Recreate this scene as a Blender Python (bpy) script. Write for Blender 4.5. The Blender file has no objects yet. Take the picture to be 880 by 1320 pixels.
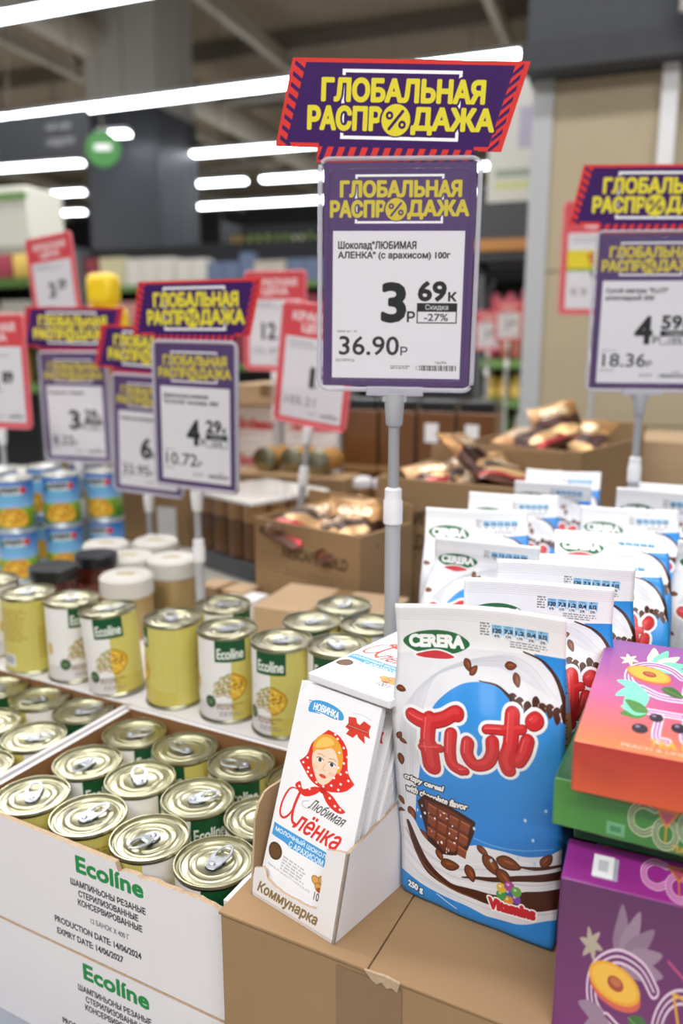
import bpy, math, random
import numpy as np
from mathutils import Vector, Matrix, noise

# ------------------------------------------------------------------ camera, world, lamps
SC = bpy.context.scene
COL = SC.collection
R = math.radians
cam_d = bpy.data.cameras.new('camera')
cam_d.sensor_fit = 'VERTICAL'; cam_d.sensor_height = 36; cam_d.sensor_width = 24
cam_d.lens = 1020 / 1320 * 36
cam_d.dof.use_dof = True; cam_d.dof.focus_distance = 0.645; cam_d.dof.aperture_fstop = 3.3
cam_d.clip_start = 0.02; cam_d.clip_end = 200
cam = bpy.data.objects.new('camera', cam_d); COL.objects.link(cam)
cam.location = (0, 0, 1.55)
cam.rotation_euler = (math.pi / 2 - math.atan(215 / 1020), 0, 0)
SC.camera = cam
SC.view_settings.view_transform = 'Standard'; SC.view_settings.look = 'None'
SC.view_settings.gamma = 1.0; SC.view_settings.use_curve_mapping = False
SC.view_settings.exposure = 0.26
W = bpy.data.worlds.new('hall_light'); SC.world = W; W.use_nodes = True
W.node_tree.nodes['Background'].inputs[0].default_value = (1.0, 0.985, 0.965, 1)
W.node_tree.nodes['Background'].inputs[1].default_value = 0.62
# long rows of ceiling lamps over and behind the shopper
def area(name, loc, sx, sy, power, rz=-20.0, tilt=(0, 0)):
    l = bpy.data.lights.new(name, 'AREA'); l.shape = 'RECTANGLE'; l.size = sx; l.size_y = sy; l.energy = power
    l.color = (1.0, 0.99, 0.985)
    o = bpy.data.objects.new(name, l); COL.objects.link(o); o.location = loc; o.rotation_euler = (R(tilt[0]), R(tilt[1]), R(rz))
    return o
area('ceiling_lamp_row', (-0.6, 1.6, 4.0), 6, 0.35, 78)
area('ceiling_lamp_row', (0.4, -1.6, 4.0), 6, 0.35, 118)
area('ceiling_lamp_row', (-1.6, 4.4, 4.0), 6, 0.35, 170)
area('ceiling_lamp_row', (-4.0, -0.3, 4.0), 4, 0.35, 65)
area('ceiling_lamp_row', (-3.5, 18.0, 4.0), 10, 0.4, 420)
area('ceiling_lamp_row', (4.5, 8.0, 4.0), 5, 0.4, 220)
area('ceiling_lamp_row', (-9, 9.0, 4.0), 6, 0.4, 300)
area('ceiling_lamp_row', (1.5, -4.2, 4.0), 6, 0.35, 125)

# ------------------------------------------------------------------ tiny paint program: flat print drawn by code
def H(s):
    s = s.lstrip('#'); return tuple(int(s[i:i+2], 16) / 255 for i in (0, 2, 4))
def lin(c): return tuple((x / 12.92 if x <= 0.04045 else ((x + 0.055) / 1.055) ** 2.4) for x in c)
_TXT = {}
def text_tris(s):
    if s in _TXT: return _TXT[s]
    cu = bpy.data.curves.new('lettering_source', 'FONT'); cu.body = s; cu.resolution_u = 3; cu.fill_mode = 'NONE'
    o = bpy.data.objects.new('lettering_source', cu); COL.objects.link(o)
    dg = bpy.context.evaluated_depsgraph_get()
    e = o.evaluated_get(dg); m = e.to_mesh()
    n = len(m.vertices); co = np.zeros(n * 3); m.vertices.foreach_get('co', co); co = co.reshape(-1, 3)[:, :2].copy()
    ne = len(m.edges); E = np.zeros(ne * 2, dtype=np.int32); m.edges.foreach_get('vertices', E); E = E.reshape(-1, 2).astype(int)
    e.to_mesh_clear(); bpy.data.objects.remove(o); bpy.data.curves.remove(cu)
    # an edge list closes each outline; put every edge in the running direction of its outline
    nxt = E[:, 1] - E[:, 0]; big = np.abs(nxt) > 1; fl = np.where(big, nxt > 0, nxt < 0); E = np.where(fl[:, None], E[:, ::-1], E)
    _TXT[s] = (co, E); return _TXT[s]
SS = 3
class Canvas:
    """x right, y down, in any unit; k pixels per unit"""
    def __init__(s, w, h, k, bg='#ffffff'):
        s.w, s.h, s.k = w, h, k; s.sy, s.oy = 1., 0.; s.W, s.H = int(round(w * k)), int(round(h * k))
        s.a = np.zeros((s.H, s.W, 3), np.float32); s.a[:] = H(bg)
    def _cover(s, A, B, grow=0, rule='nz'):
        k = s.k * SS; m_ = np.array([1., s.sy]); A = A * m_ + (0, s.oy); B = B * m_ + (0, s.oy)
        g = int(math.ceil(grow * s.k)) + 2
        lo = np.minimum(A.min(0), B.min(0)) * s.k; hi = np.maximum(A.max(0), B.max(0)) * s.k
        x0 = max(0, int(lo[0]) - g); y0 = max(0, int(lo[1]) - g); x1 = min(s.W, int(hi[0]) + g + 1); y1 = min(s.H, int(hi[1]) + g + 1)
        if x1 <= x0 or y1 <= y0: return None
        h, w = (y1 - y0) * SS, (x1 - x0) * SS
        off = np.array([x0, y0]) * SS
        a = A * k - off; b = B * k - off
        sw = a[:, 1] > b[:, 1]; sg = np.where(sw, -1, 1)
        p = np.where(sw[:, None], b, a); q = np.where(sw[:, None], a, b)
        r0 = np.clip(np.ceil(p[:, 1] - 0.5), 0, h).astype(int); r1 = np.clip(np.ceil(q[:, 1] - 0.5), 0, h).astype(int)
        n = np.maximum(r1 - r0, 0); N = int(n.sum())
        acc = np.zeros((h, w + 1), np.int32)
        if N:
            idx = np.repeat(np.arange(len(n)), n)
            rr = np.arange(N) - np.repeat(np.cumsum(n) - n, n) + r0[idx]
            t = (rr + 0.5 - p[idx, 1]) / (q[idx, 1] - p[idx, 1])
            xx = p[idx, 0] + t * (q[idx, 0] - p[idx, 0])
            cc = np.clip(np.ceil(xx - 0.5), 0, w).astype(int)
            np.add.at(acc, (rr, cc), sg[idx])
        acc = np.cumsum(acc, 1)[:, :w]
        m = (acc % 2 != 0) if rule == 'eo' else (acc != 0)
        if grow > 0:
            r = grow * k; ri = int(r); o = np.zeros_like(m)
            for dy in range(-ri, ri + 1):
                wx = int(math.sqrt(max(r * r - dy * dy, 0)))
                src = m[max(0, dy):h + min(0, dy)]
                cs = np.zeros((src.shape[0], w + 2 * wx + 1), np.int32); pad = np.zeros((src.shape[0], w + 2 * wx), np.int32)
                pad[:, wx:wx + w] = src; cs[:, 1:] = np.cumsum(pad, 1)
                d = (cs[:, 2 * wx + 1:] - cs[:, :w]) > 0 if wx else src
                d = d[:, :w]
                o[max(0, -dy):h + min(0, -dy)] |= d
            m = o
        cov = m.reshape((y1 - y0), SS, (x1 - x0), SS).mean((1, 3)).astype(np.float32)
        return cov, x0, y0, x1, y1
    def _paint(s, c, col, alpha=1.0):
        if c is None: return
        cov, x0, y0, x1, y1 = c
        if callable(col):
            Y, X = np.mgrid[y0:y1, x0:x1]; v = col((X + .5) / s.k, (Y + .5) / s.k)
        else: v = np.array(H(col) if isinstance(col, str) else col, np.float32)
        cv = (cov * alpha)[..., None]
        s.a[y0:y1, x0:x1] = s.a[y0:y1, x0:x1] * (1 - cv) + v * cv
    def poly(s, pts, col, grow=0, alpha=1.0, rule='nz'):
        A = np.array(pts, float); s._paint(s._cover(A, np.roll(A, -1, 0), grow, rule), col, alpha)
    def rect(s, x0, y0, x1, y1, col, alpha=1.0): s.poly([(x0, y0), (x1, y0), (x1, y1), (x0, y1)], col, alpha=alpha)
    def ell(s, cx, cy, rx, ry, col, rot=0, alpha=1.0, grow=0, n=40):
        c, d = math.cos(R(rot)), math.sin(R(rot)); P = []
        for i in range(n):
            t = 2 * math.pi * i / n; x, y = rx * math.cos(t), ry * math.sin(t); P.append((cx + x * c - y * d, cy + x * d + y * c))
        s.poly(P, col, grow, alpha)
    def blob(s, pts, col, grow=0, alpha=1.0): s.poly(smooth(pts), col, grow, alpha)
    def line(s, pts, wd, col, alpha=1.0, sm=True, taper=None):
        P = np.array(smooth(pts, closed=False) if sm and len(pts) > 2 else pts, float)
        n = len(P); T = np.gradient(P, axis=0) if n > 1 else P; L = np.hypot(T[:, 0], T[:, 1]) + 1e-9
        N = np.stack([-T[:, 1], T[:, 0]], 1) / L[:, None]
        t = np.linspace(0, 1, n)
        if taper is None: w = np.full(n, wd / 2.)
        else: w = wd / 2. * np.interp(t, np.linspace(0, 1, len(taper)), taper)
        A = P + N * w[:, None]; B = (P - N * w[:, None])[::-1]
        s.poly(np.concatenate([A, B]), col, 0, alpha)
        if taper is None:
            s.ell(P[0][0], P[0][1], wd / 2., wd / 2., col, alpha=alpha, n=16); s.ell(P[-1][0], P[-1][1], wd / 2., wd / 2., col, alpha=alpha, n=16)
    def text(s, t, x0, y0, x1, y1, col, bold=0, shear=0, rot=0, out=None, outw=0, arc=0, alpha=1.0, shade=None):
        co, E = text_tris(t)
        if len(E) == 0: return
        mn, mx = co.min(0), co.max(0); u = (co - mn) / (mx - mn)
        x = u[:, 0] * (x1 - x0); y = (1 - u[:, 1]) * (y1 - y0)
        x = x + shear * ((y1 - y0) - y)
        if arc: y = y + arc * (4 * (u[:, 0] - .5) ** 2)
        c, d = math.cos(R(rot)), math.sin(R(rot))
        P = np.stack([x0 + x * c - y * d, y0 + x * d + y * c], 1)
        A, B = P[E[:, 0]], P[E[:, 1]]
        if out: s._paint(s._cover(A, B, bold + outw), out, alpha)
        s._paint(s._cover(A, B, bold), col, alpha)
    def lines(s, x0, y0, x1, y1, n, col, alpha=.8, seed=1, fill=.55, rot=0):
        """rows of print too small to read"""
        rg = random.Random(seed); dh = (y1 - y0) / n; c, d = math.cos(R(rot)), math.sin(R(rot))
        for i in range(n):
            x = x0; y = y0 + dh * i; xe = x1 - rg.random() * (x1 - x0) * .25
            while x < xe:
                w = dh * rg.uniform(.6, 2.6)
                q = [(x, y), (min(x + w, xe), y), (min(x + w, xe), y + dh * fill), (x, y + dh * fill)]
                s.poly([(x0 + (a - x0) * c - (b - y0) * d, y0 + (a - x0) * d + (b - y0) * c) for a, b in q], col, alpha=alpha); x += w + dh * .45
    def image(s, name):
        im = bpy.data.images.new(name, s.W, s.H); buf = np.ones((s.H, s.W, 4), np.float32)
        buf[..., :3] = np.clip(s.a[::-1], 0, 1); im.pixels.foreach_set(buf.ravel()); im.update(); im.pack(); return im
def smooth(pts, closed=True, n=6):
    P = [np.array(p, float) for p in pts]; m = len(P); out = []
    for i in range(m if closed else m - 1):
        g = (lambda j: P[j % m]) if closed else (lambda j: P[min(max(j, 0), m - 1)])
        a, b, c, d = g(i - 1), g(i), g(i + 1), g(i + 2)
        for j in range(n):
            t = j / n; out.append(.5 * ((2 * b) + (c - a) * t + (2 * a - 5 * b + 4 * c - d) * t * t + (3 * b - a - 3 * c + d) * t ** 3))
    if not closed: out.append(P[-1])
    return out
def grad(c0, c1, y0, y1, ax=1):
    a, b = np.array(H(c0), np.float32), np.array(H(c1), np.float32)
    def f(X, Y):
        t = np.clip(((Y if ax else X) - y0) / (y1 - y0), 0, 1)[..., None]; return a * (1 - t) + b * t
    return f

# ------------------------------------------------------------------ materials
def principled(name):
    m = bpy.data.materials.new(name); m.use_nodes = True; return m, m.node_tree, m.node_tree.nodes['Principled BSDF']
def bump_on(nt, b, scale, dist, strength=.4, detail=3, stretch=None):
    tc = nt.nodes.new('ShaderNodeTexCoord'); mp = nt.nodes.new('ShaderNodeMapping'); nz = nt.nodes.new('ShaderNodeTexNoise'); bp = nt.nodes.new('ShaderNodeBump')
    if stretch: mp.inputs['Scale'].default_value = stretch
    nz.inputs['Scale'].default_value = scale; nz.inputs['Detail'].default_value = detail
    bp.inputs['Strength'].default_value = strength; bp.inputs['Distance'].default_value = dist
    nt.links.new(tc.outputs['Object'], mp.inputs[0]); nt.links.new(mp.outputs[0], nz.inputs['Vector']); nt.links.new(nz.outputs[0], bp.inputs['Height']); nt.links.new(bp.outputs[0], b.inputs['Normal'])
def mat(name, col, rough=.5, metal=0, var=0.0, vs=20, bump=None, coat=0, spec=.5, trans=0, emit=0, alpha=1):
    m, nt, b = principled(name); c = lin(H(col))
    b.inputs['Base Color'].default_value = (*c, 1); b.inputs['Roughness'].default_value = rough; b.inputs['Metallic'].default_value = metal
    b.inputs['Specular IOR Level'].default_value = spec; b.inputs['Coat Weight'].default_value = coat; b.inputs['Coat Roughness'].default_value = .08
    b.inputs['Transmission Weight'].default_value = trans; b.inputs['Alpha'].default_value = alpha
    if emit: b.inputs['Emission Color'].default_value = (*c, 1); b.inputs['Emission Strength'].default_value = emit
    if var:
        tc = nt.nodes.new('ShaderNodeTexCoord'); nz = nt.nodes.new('ShaderNodeTexNoise'); nz.inputs['Scale'].default_value = vs; nz.inputs['Detail'].default_value = 5
        mx = nt.nodes.new('ShaderNodeMix'); mx.data_type = 'RGBA'
        mx.inputs[6].default_value = (*[x * (1 - var) for x in c], 1); mx.inputs[7].default_value = (*[min(1, x * (1 + var)) for x in c], 1)
        nt.links.new(tc.outputs['Object'], nz.inputs['Vector']); nt.links.new(nz.outputs[0], mx.inputs[0]); nt.links.new(mx.outputs[2], b.inputs['Base Color'])
    if bump: bump_on(nt, b, *bump)
    return m
def imgmat(name, cv, rough=.5, coat=0, bump=None, spec=.5, metal=0):
    m, nt, b = principled(name); t = nt.nodes.new('ShaderNodeTexImage'); t.image = cv.image(name + '_print'); t.extension = 'EXTEND'
    nt.links.new(t.outputs[0], b.inputs['Base Color']); b.inputs['Roughness'].default_value = rough; b.inputs['Coat Weight'].default_value = coat; b.inputs['Coat Roughness'].default_value = .1
    b.inputs['Specular IOR Level'].default_value = spec; b.inputs['Metallic'].default_value = metal
    if bump: bump_on(nt, b, *bump)
    return m
def clear(name, fac=.12, tint='#ffffff', rough=.08):
    m = bpy.data.materials.new(name); m.use_nodes = True; nt = m.node_tree; nt.nodes.remove(nt.nodes['Principled BSDF'])
    tr = nt.nodes.new('ShaderNodeBsdfTransparent'); gl = nt.nodes.new('ShaderNodeBsdfGlossy'); mx = nt.nodes.new('ShaderNodeMixShader'); lw = nt.nodes.new('ShaderNodeLayerWeight'); ad = nt.nodes.new('ShaderNodeMath'); pw = nt.nodes.new('ShaderNodeMath'); pw.operation = 'POWER'; pw.inputs[1].default_value = 4
    tr.inputs[0].default_value = (*lin(H(tint)), 1); gl.inputs['Roughness'].default_value = rough; lw.inputs[0].default_value = .5
    ad.operation = 'ADD'; ad.inputs[1].default_value = fac; ad.use_clamp = True
    nt.links.new(lw.outputs['Facing'], pw.inputs[0]); nt.links.new(pw.outputs[0], ad.inputs[0]); nt.links.new(ad.outputs[0], mx.inputs[0]); nt.links.new(tr.outputs[0], mx.inputs[1]); nt.links.new(gl.outputs[0], mx.inputs[2])
    nt.links.new(mx.outputs[0], nt.nodes['Material Output'].inputs[0]); return m

# ------------------------------------------------------------------ objects
def tag(o, label=None, cat=None, group=None, kind=None):
    if label: o['label'] = label
    if cat: o['category'] = cat
    if group: o['group'] = group
    if kind: o['kind'] = kind
    return o
def thing(name, loc=(0, 0, 0), th=0, label=None, cat=None, group=None, rot=None):
    o = bpy.data.objects.new(name, None); COL.objects.link(o); o.location = loc; o.rotation_euler = rot or (0, 0, R(-th)); o.empty_display_size = .02
    return tag(o, label, cat, group)
def mesh(name, V, F, mats, parent=None, fm=None, uv=None, sm=False, loc=None, rot=None, bev=0, seg=2):
    me = bpy.data.meshes.new(name); me.from_pydata([tuple(v) for v in V], [], F)
    for m in (mats if isinstance(mats, (list, tuple)) else [mats]): me.materials.append(m)
    if fm: me.polygons.foreach_set('material_index', fm)
    if uv:
        l = me.uv_layers.new(name='UVMap'); i = 0
        for fi, f in enumerate(F):
            for j in range(len(f)): l.data[i].uv = uv[fi][j]; i += 1
    if sm: me.polygons.foreach_set('use_smooth', [True] * len(F))
    me.update()
    o = bpy.data.objects.new(name, me); COL.objects.link(o)
    if parent: o.parent = parent
    if loc: o.location = loc
    if rot: o.rotation_euler = rot
    if bev:
        b = o.modifiers.new('edge', 'BEVEL'); b.width = bev; b.segments = seg; b.limit_method = 'ANGLE'; b.angle_limit = R(50)
        for p in me.polygons: p.use_smooth = True
        try: me.set_sharp_from_angle(angle=R(40))
        except Exception: pass
    return o
BF = [(0, 4, 7, 3), (2, 6, 5, 1), (0, 1, 5, 4), (3, 7, 6, 2), (0, 3, 2, 1), (4, 5, 6, 7)]   # -x +x -y +y -z +z
BUV = [[(1, 0), (1, 1), (0, 1), (0, 0)], [(1, 0), (1, 1), (0, 1), (0, 0)], [(0, 0), (1, 0), (1, 1), (0, 1)], [(1, 0), (1, 1), (0, 1), (0, 0)],
       [(0, 0), (0, 1), (1, 1), (1, 0)], [(0, 0), (1, 0), (1, 1), (0, 1)]]
def box(name, x0, x1, y0, y1, z0, z1, mats, parent=None, fm=None, bev=0, loc=None, rot=None, sub=None):
    V = [(x0, y0, z0), (x1, y0, z0), (x1, y1, z0), (x0, y1, z0), (x0, y0, z1), (x1, y0, z1), (x1, y1, z1), (x0, y1, z1)]
    uv = [list(q) for q in BUV]
    uv[0] = [(1, 0), (1, 1), (0, 1), (0, 0)]
    return mesh(name, V, [tuple(f) for f in BF], mats, parent, fm, uv, bev=bev, loc=loc, rot=rot)
def prism(name, pts, y0, y1, mats, parent=None, loc=None, rot=None, uvb=None, bev=0):
    """outline in x,z extruded in y; material 0 front (-y), 1 back, 2 rim"""
    n = len(pts); xs = [p[0] for p in pts]; zs = [p[1] for p in pts]; a, b, c, d = uvb or (min(xs), max(xs), min(zs), max(zs))
    V = [(p[0], y0, p[1]) for p in pts] + [(p[0], y1, p[1]) for p in pts]
    F = [tuple(range(n)), tuple(reversed(range(n, 2 * n)))] + [(i, i + n, (i + 1) % n + n, (i + 1) % n) for i in range(n)]
    U = lambda i: ((V[i][0] - a) / (b - a), (V[i][2] - c) / (d - c))
    uv = [[U(i) for i in f] for f in F]
    if not isinstance(mats, (list, tuple)): mats = [mats]
    k = len(mats); fm = [0, min(1, k - 1)] + [min(2, k - 1)] * n
    area2 = sum(pts[i][0] * pts[(i + 1) % n][1] - pts[(i + 1) % n][0] * pts[i][1] for i in range(n))
    if area2 < 0: F = [tuple(reversed(f)) for f in F]; uv = [list(reversed(u)) for u in uv]
    return mesh(name, V, F, mats, parent, fm, uv, loc=loc, rot=rot, bev=bev)
def lathe(name, prof, mats, parent=None, n=40, pm=None, loc=None, rot=None, uvz=None, cap0=True, cap1=True):
    """prof: (r,z) list; pm: material per segment; uvz=(z0,z1)"""
    V = []; F = []; fm = []; uv = []; m = len(prof)
    for r, z in prof:
        for i in range(n): t = 2 * math.pi * i / n; V.append((r * math.cos(t), r * math.sin(t), z))
    z0, z1 = uvz or (prof[0][1], prof[-1][1])
    for j in range(m - 1):
        for i in range(n):
            k = (i + 1) % n; F.append((j * n + i, j * n + k, (j + 1) * n + k, (j + 1) * n + i)); fm.append(pm[j] if pm else 0)
            va = (prof[j][1] - z0) / (z1 - z0 or 1); vb = (prof[j + 1][1] - z0) / (z1 - z0 or 1); uv.append([(i / n, va), ((i + 1) / n, va), ((i + 1) / n, vb), (i / n, vb)])
    if cap0 and prof[0][0] > 1e-6: F.append(tuple(reversed(range(n)))); fm.append(pm[0] if pm else 0); uv.append([(0, 0)] * n)
    if cap1 and prof[-1][0] > 1e-6: F.append(tuple(range((m - 1) * n, m * n))); fm.append(pm[-1] if pm else 0); uv.append([(0, 0)] * n)
    o = mesh(name, V, F, mats, parent, fm, uv, sm=True, loc=loc, rot=rot)
    try: o.data.set_sharp_from_angle(angle=R(42))
    except Exception: pass
    return o
def tube(name, pts, r, m, parent=None, n=10, closed=False, flat=1.0):
    V = []; F = []; P = [Vector(p) for p in pts]; k = len(P)
    for i, p in enumerate(P):
        a = P[(i - 1) % k] if (closed or i) else p; b = P[(i + 1) % k] if (closed or i < k - 1) else p
        d = (b - a).normalized(); up = Vector((0, 0, 1)) if abs(d.z) < .9 else Vector((1, 0, 0)); s = d.cross(up).normalized(); u = s.cross(d)
        rr = r[i] if isinstance(r, (list, tuple)) else r
        for j in range(n): t = 2 * math.pi * j / n; V.append(p + s * rr * math.cos(t) + u * rr * flat * math.sin(t))
    for i in range(k if closed else k - 1):
        for j in range(n): F.append((i * n + j, i * n + (j + 1) % n, ((i + 1) % k) * n + (j + 1) % n, ((i + 1) % k) * n + j))
    if not closed: F.append(tuple(reversed(range(n)))); F.append(tuple(range((k - 1) * n, k * n)))
    return mesh(name, V, F, m, parent, sm=True)
def join_into(o, others):
    """merge plain meshes (same parent space) into o"""
    V = [tuple(v.co) for v in o.data.vertices]; F = [tuple(p.vertices) for p in o.data.polygons]; fm = [p.material_index for p in o.data.polygons]; mats = list(o.data.materials); sm = [p.use_smooth for p in o.data.polygons]
    for q in others:
        n = len(V); M = q.matrix_basis; V += [tuple(M @ v.co) for v in q.data.vertices]
        mp = []
        for m in q.data.materials:
            if m not in mats: mats.append(m)
            mp.append(mats.index(m))
        for p in q.data.polygons: F.append(tuple(i + n for i in p.vertices)); fm.append(mp[p.material_index] if mp else 0); sm.append(p.use_smooth)
        bpy.data.objects.remove(q)
    me = bpy.data.meshes.new(o.name); me.from_pydata(V, [], F)
    for m in mats: me.materials.append(m)
    me.polygons.foreach_set('material_index', fm); me.polygons.foreach_set('use_smooth', sm); me.update(); o.data = me
    return o
def dup(root, loc, rz=None, label=None, group=None, rot=None):
    r = root.copy(); COL.objects.link(r); r.location = loc
    if rz is not None: r.rotation_euler = (0, 0, rz)
    if rot is not None: r.rotation_euler = rot
    if label: r['label'] = label
    if group: r['group'] = group
    for ch in list(root.children):
        c = ch.copy(); COL.objects.link(c); c.parent = r
        for g in list(ch.children): d = g.copy(); COL.objects.link(d); d.parent = c
    return r

# ------------------------------------------------------------------ prints
PUR, YEL, RED = '#3d1b5e', '#e6d83a', '#dc3b34'
def percent(c, x, y, r, fg, bg):
    c.ell(x, y, r, r, bg); c.line([(x - r * .45, y + r * .55), (x + r * .45, y - r * .55)], r * .2, fg, sm=False)
    for q in (-1, 1): c.ell(x + q * r * .45, y + q * r * .28, r * .26, r * .26, fg); c.ell(x + q * r * .45, y + q * r * .28, r * .1, r * .1, bg)
def sale_title(c, x, y, k, bg, col=YEL):
    """240 x 80 units at scale k"""
    f = lambda a, b: (x + a * k, y + b * k)
    for (a, b, d, e) in ((44, 0, 196, 4), (44, 76, 196, 80), (44, 0, 48, 80), (192, 0, 196, 80)): c.rect(*f(a, b), *f(d, e), '#ffffff')
    c.text('ГЛОБАЛЬНАЯ', *f(19, 11), *f(225, 36), col, bold=1.75 * k, out=bg, outw=2.5 * k)
    c.text('РАСПР', *f(2, 43), *f(96, 69), col, bold=1.75 * k, out=bg, outw=2.5 * k)
    c.text('ДАЖА', *f(136, 43), *f(239, 72), col, bold=1.75 * k, out=bg, outw=2.5 * k)
    c.ell(*f(115, 57), 21 * k, 20 * k, bg); percent(c, *f(115, 57), 18.5 * k, bg, col)
def topper_canvas(k):
    c = Canvas(326, 122, k, RED)
    c.poly([(24, 5), (321, 5), (295, 99), (262, 99), (262, 103), (58, 103), (58, 99), (6, 99)], PUR)
    def strip(x0, y0, x1, y1, n, vert, dx):
        for i in range(n):
            t0, t1 = i / n, (i + .52) / n
            if vert:
                a = (x0 + (x1 - x0) * t0, y0 + (y1 - y0) * t0); b = (x0 + (x1 - x0) * t1, y0 + (y1 - y0) * t1)
                c.poly([a, (a[0] + dx, a[1] + 12), (b[0] + dx, b[1] + 12), b], PUR)
    c.poly([(24, 5), (38, 5), (14, 99), (4, 99)], RED); c.poly([(321, 5), (307, 5), (281, 99), (295, 99)], RED)
    for i in range(8):
        y = 10 + i * 12.5; xl = 24 - (y - 4) * .2; c.poly([(xl + 1, y - 7), (xl + 15, y + 3), (xl + 14, y + 8), (xl, y - 2)], PUR)
        xr = 321 - (y - 4) * .27; c.poly([(xr - 1, y - 8), (xr - 15, y + 4), (xr - 16, y + 9), (xr - 2, y - 2)], PUR)
    c.rect(58, 103, 262, 122, RED)
    for i in range(14): x = 56 + i * 15.2; c.poly([(x + 7, 103), (x + 14, 103), (x + 8, 119), (x + 1, 119)], PUR)
    c.text('ГЛОБАЛЬНАЯ', 0, 0, .1, .1, PUR) if False else None
    sale_title(c, 41, 12, 1.02, PUR)
    return c
TOP_OUT = [(20, 122), (326, 122), (298, 18), (264, 18), (264, 0), (56, 0), (56, 18), (0, 18)]
def small_print(c, x0, x1):
    c.lines(x0, 196, x0 + 22, 200, 2, '#555555', seed=4); c.rect(x0 + 26, 196.5, x0 + 46, 200, '#999999'); c.rect(x0 + 26.6, 197.1, x0 + 45.4, 199.4, '#efeff2')
    for i in range(20): c.rect(x1 - 38 + i * 1.9, 195.5, x1 - 38 + i * 1.9 + (.6 + (i * 7 % 3) * .35), 201, '#333333')
    c.text('груба', x1 - 22, 191, x1 - 11, 194.5, '#333333')
def price_sheet(l1, l2, rub, kop, perkg, k=4.5, red=False, disc='-27%', paper='#eceaf0'):
    bg = '#e0505a' if red else '#5d4678'
    c = Canvas(150, 217, k, bg)
    if red:
        c.rect(8, 58, 142, 210, '#e9e6ec'); c.text('КРАСНАЯ', 20, 12, 130, 28, '#f6dede', bold=1.3); c.text('ЦЕНА', 42, 33, 108, 50, '#f6dede', bold=1.3)
    else:
        sale_title(c, 6, 11, .575, bg, '#dccb48'); c.rect(9.5, 64, 141, 209, paper)
    D = '#26282c'
    if red:
        c.rect(16, 66, 70, 70, '#8a8890', alpha=.5); c.rect(16, 74, 110, 78, '#8a8890', alpha=.4); w = 9 if rub == '1' else 20 if len(rub) == 1 else 36
        c.text(rub, 78 - w, 112, 77, 148, D, bold=1.6); c.ell(83, 146, 2.2, 2.2, D); c.text(kop, 90, 108, 116, 130, D, bold=1.2); c.text(perkg, 18, 168, 18 + 11 * len(perkg), 184, '#8d8b94', bold=.3); small_print(c, 70, 136); return c
    if l1: c.text(l1, 15, 74, 15 + min(86, len(l1) * 5.2), 82.5, D, bold=.28)
    if l2: c.text(l2, 15, 84, 15 + min(112, len(l2) * 4.6), 92, D, bold=.28)
    w = 23 if len(rub) == 1 else 44
    c.text(rub, 84 - w, 115, 83, 151.5, D, bold=1.9); c.text('Р', 86, 142, 93.5, 152, D, bold=.4)
    c.text(kop, 97, 113, 124, 131, D, bold=1.0); c.text('К', 127, 123, 134.5, 131.3, D, bold=.5)
    c.rect(95.5, 133.5, 136, 153.5, D); c.rect(96.6, 142, 134.9, 152.4, paper)
    c.text('Скидка', 104, 134.8, 127, 141, '#e8e8ea', bold=.1); c.text(disc, 103, 144, 127, 151, '#3a3a40', bold=.2)
    c.text('Цена за 1 кг', 14.5, 160.5, 35, 163.5, '#44464c')
    c.text(perkg, 17, 167, 17 + 12.2 * len(perkg), 185.5, '#33353a', bold=.35); c.text('Р', 19 + 12.2 * len(perkg), 177, 26 + 12.2 * len(perkg), 185.5, '#33353a', bold=.2)
    c.text('БЕЛАРУСЬ', 13.5, 189.5, 33, 192.5, '#4a4a50'); small_print(c, 70, 138)
    return c
GREEN = '#14512d'
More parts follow.
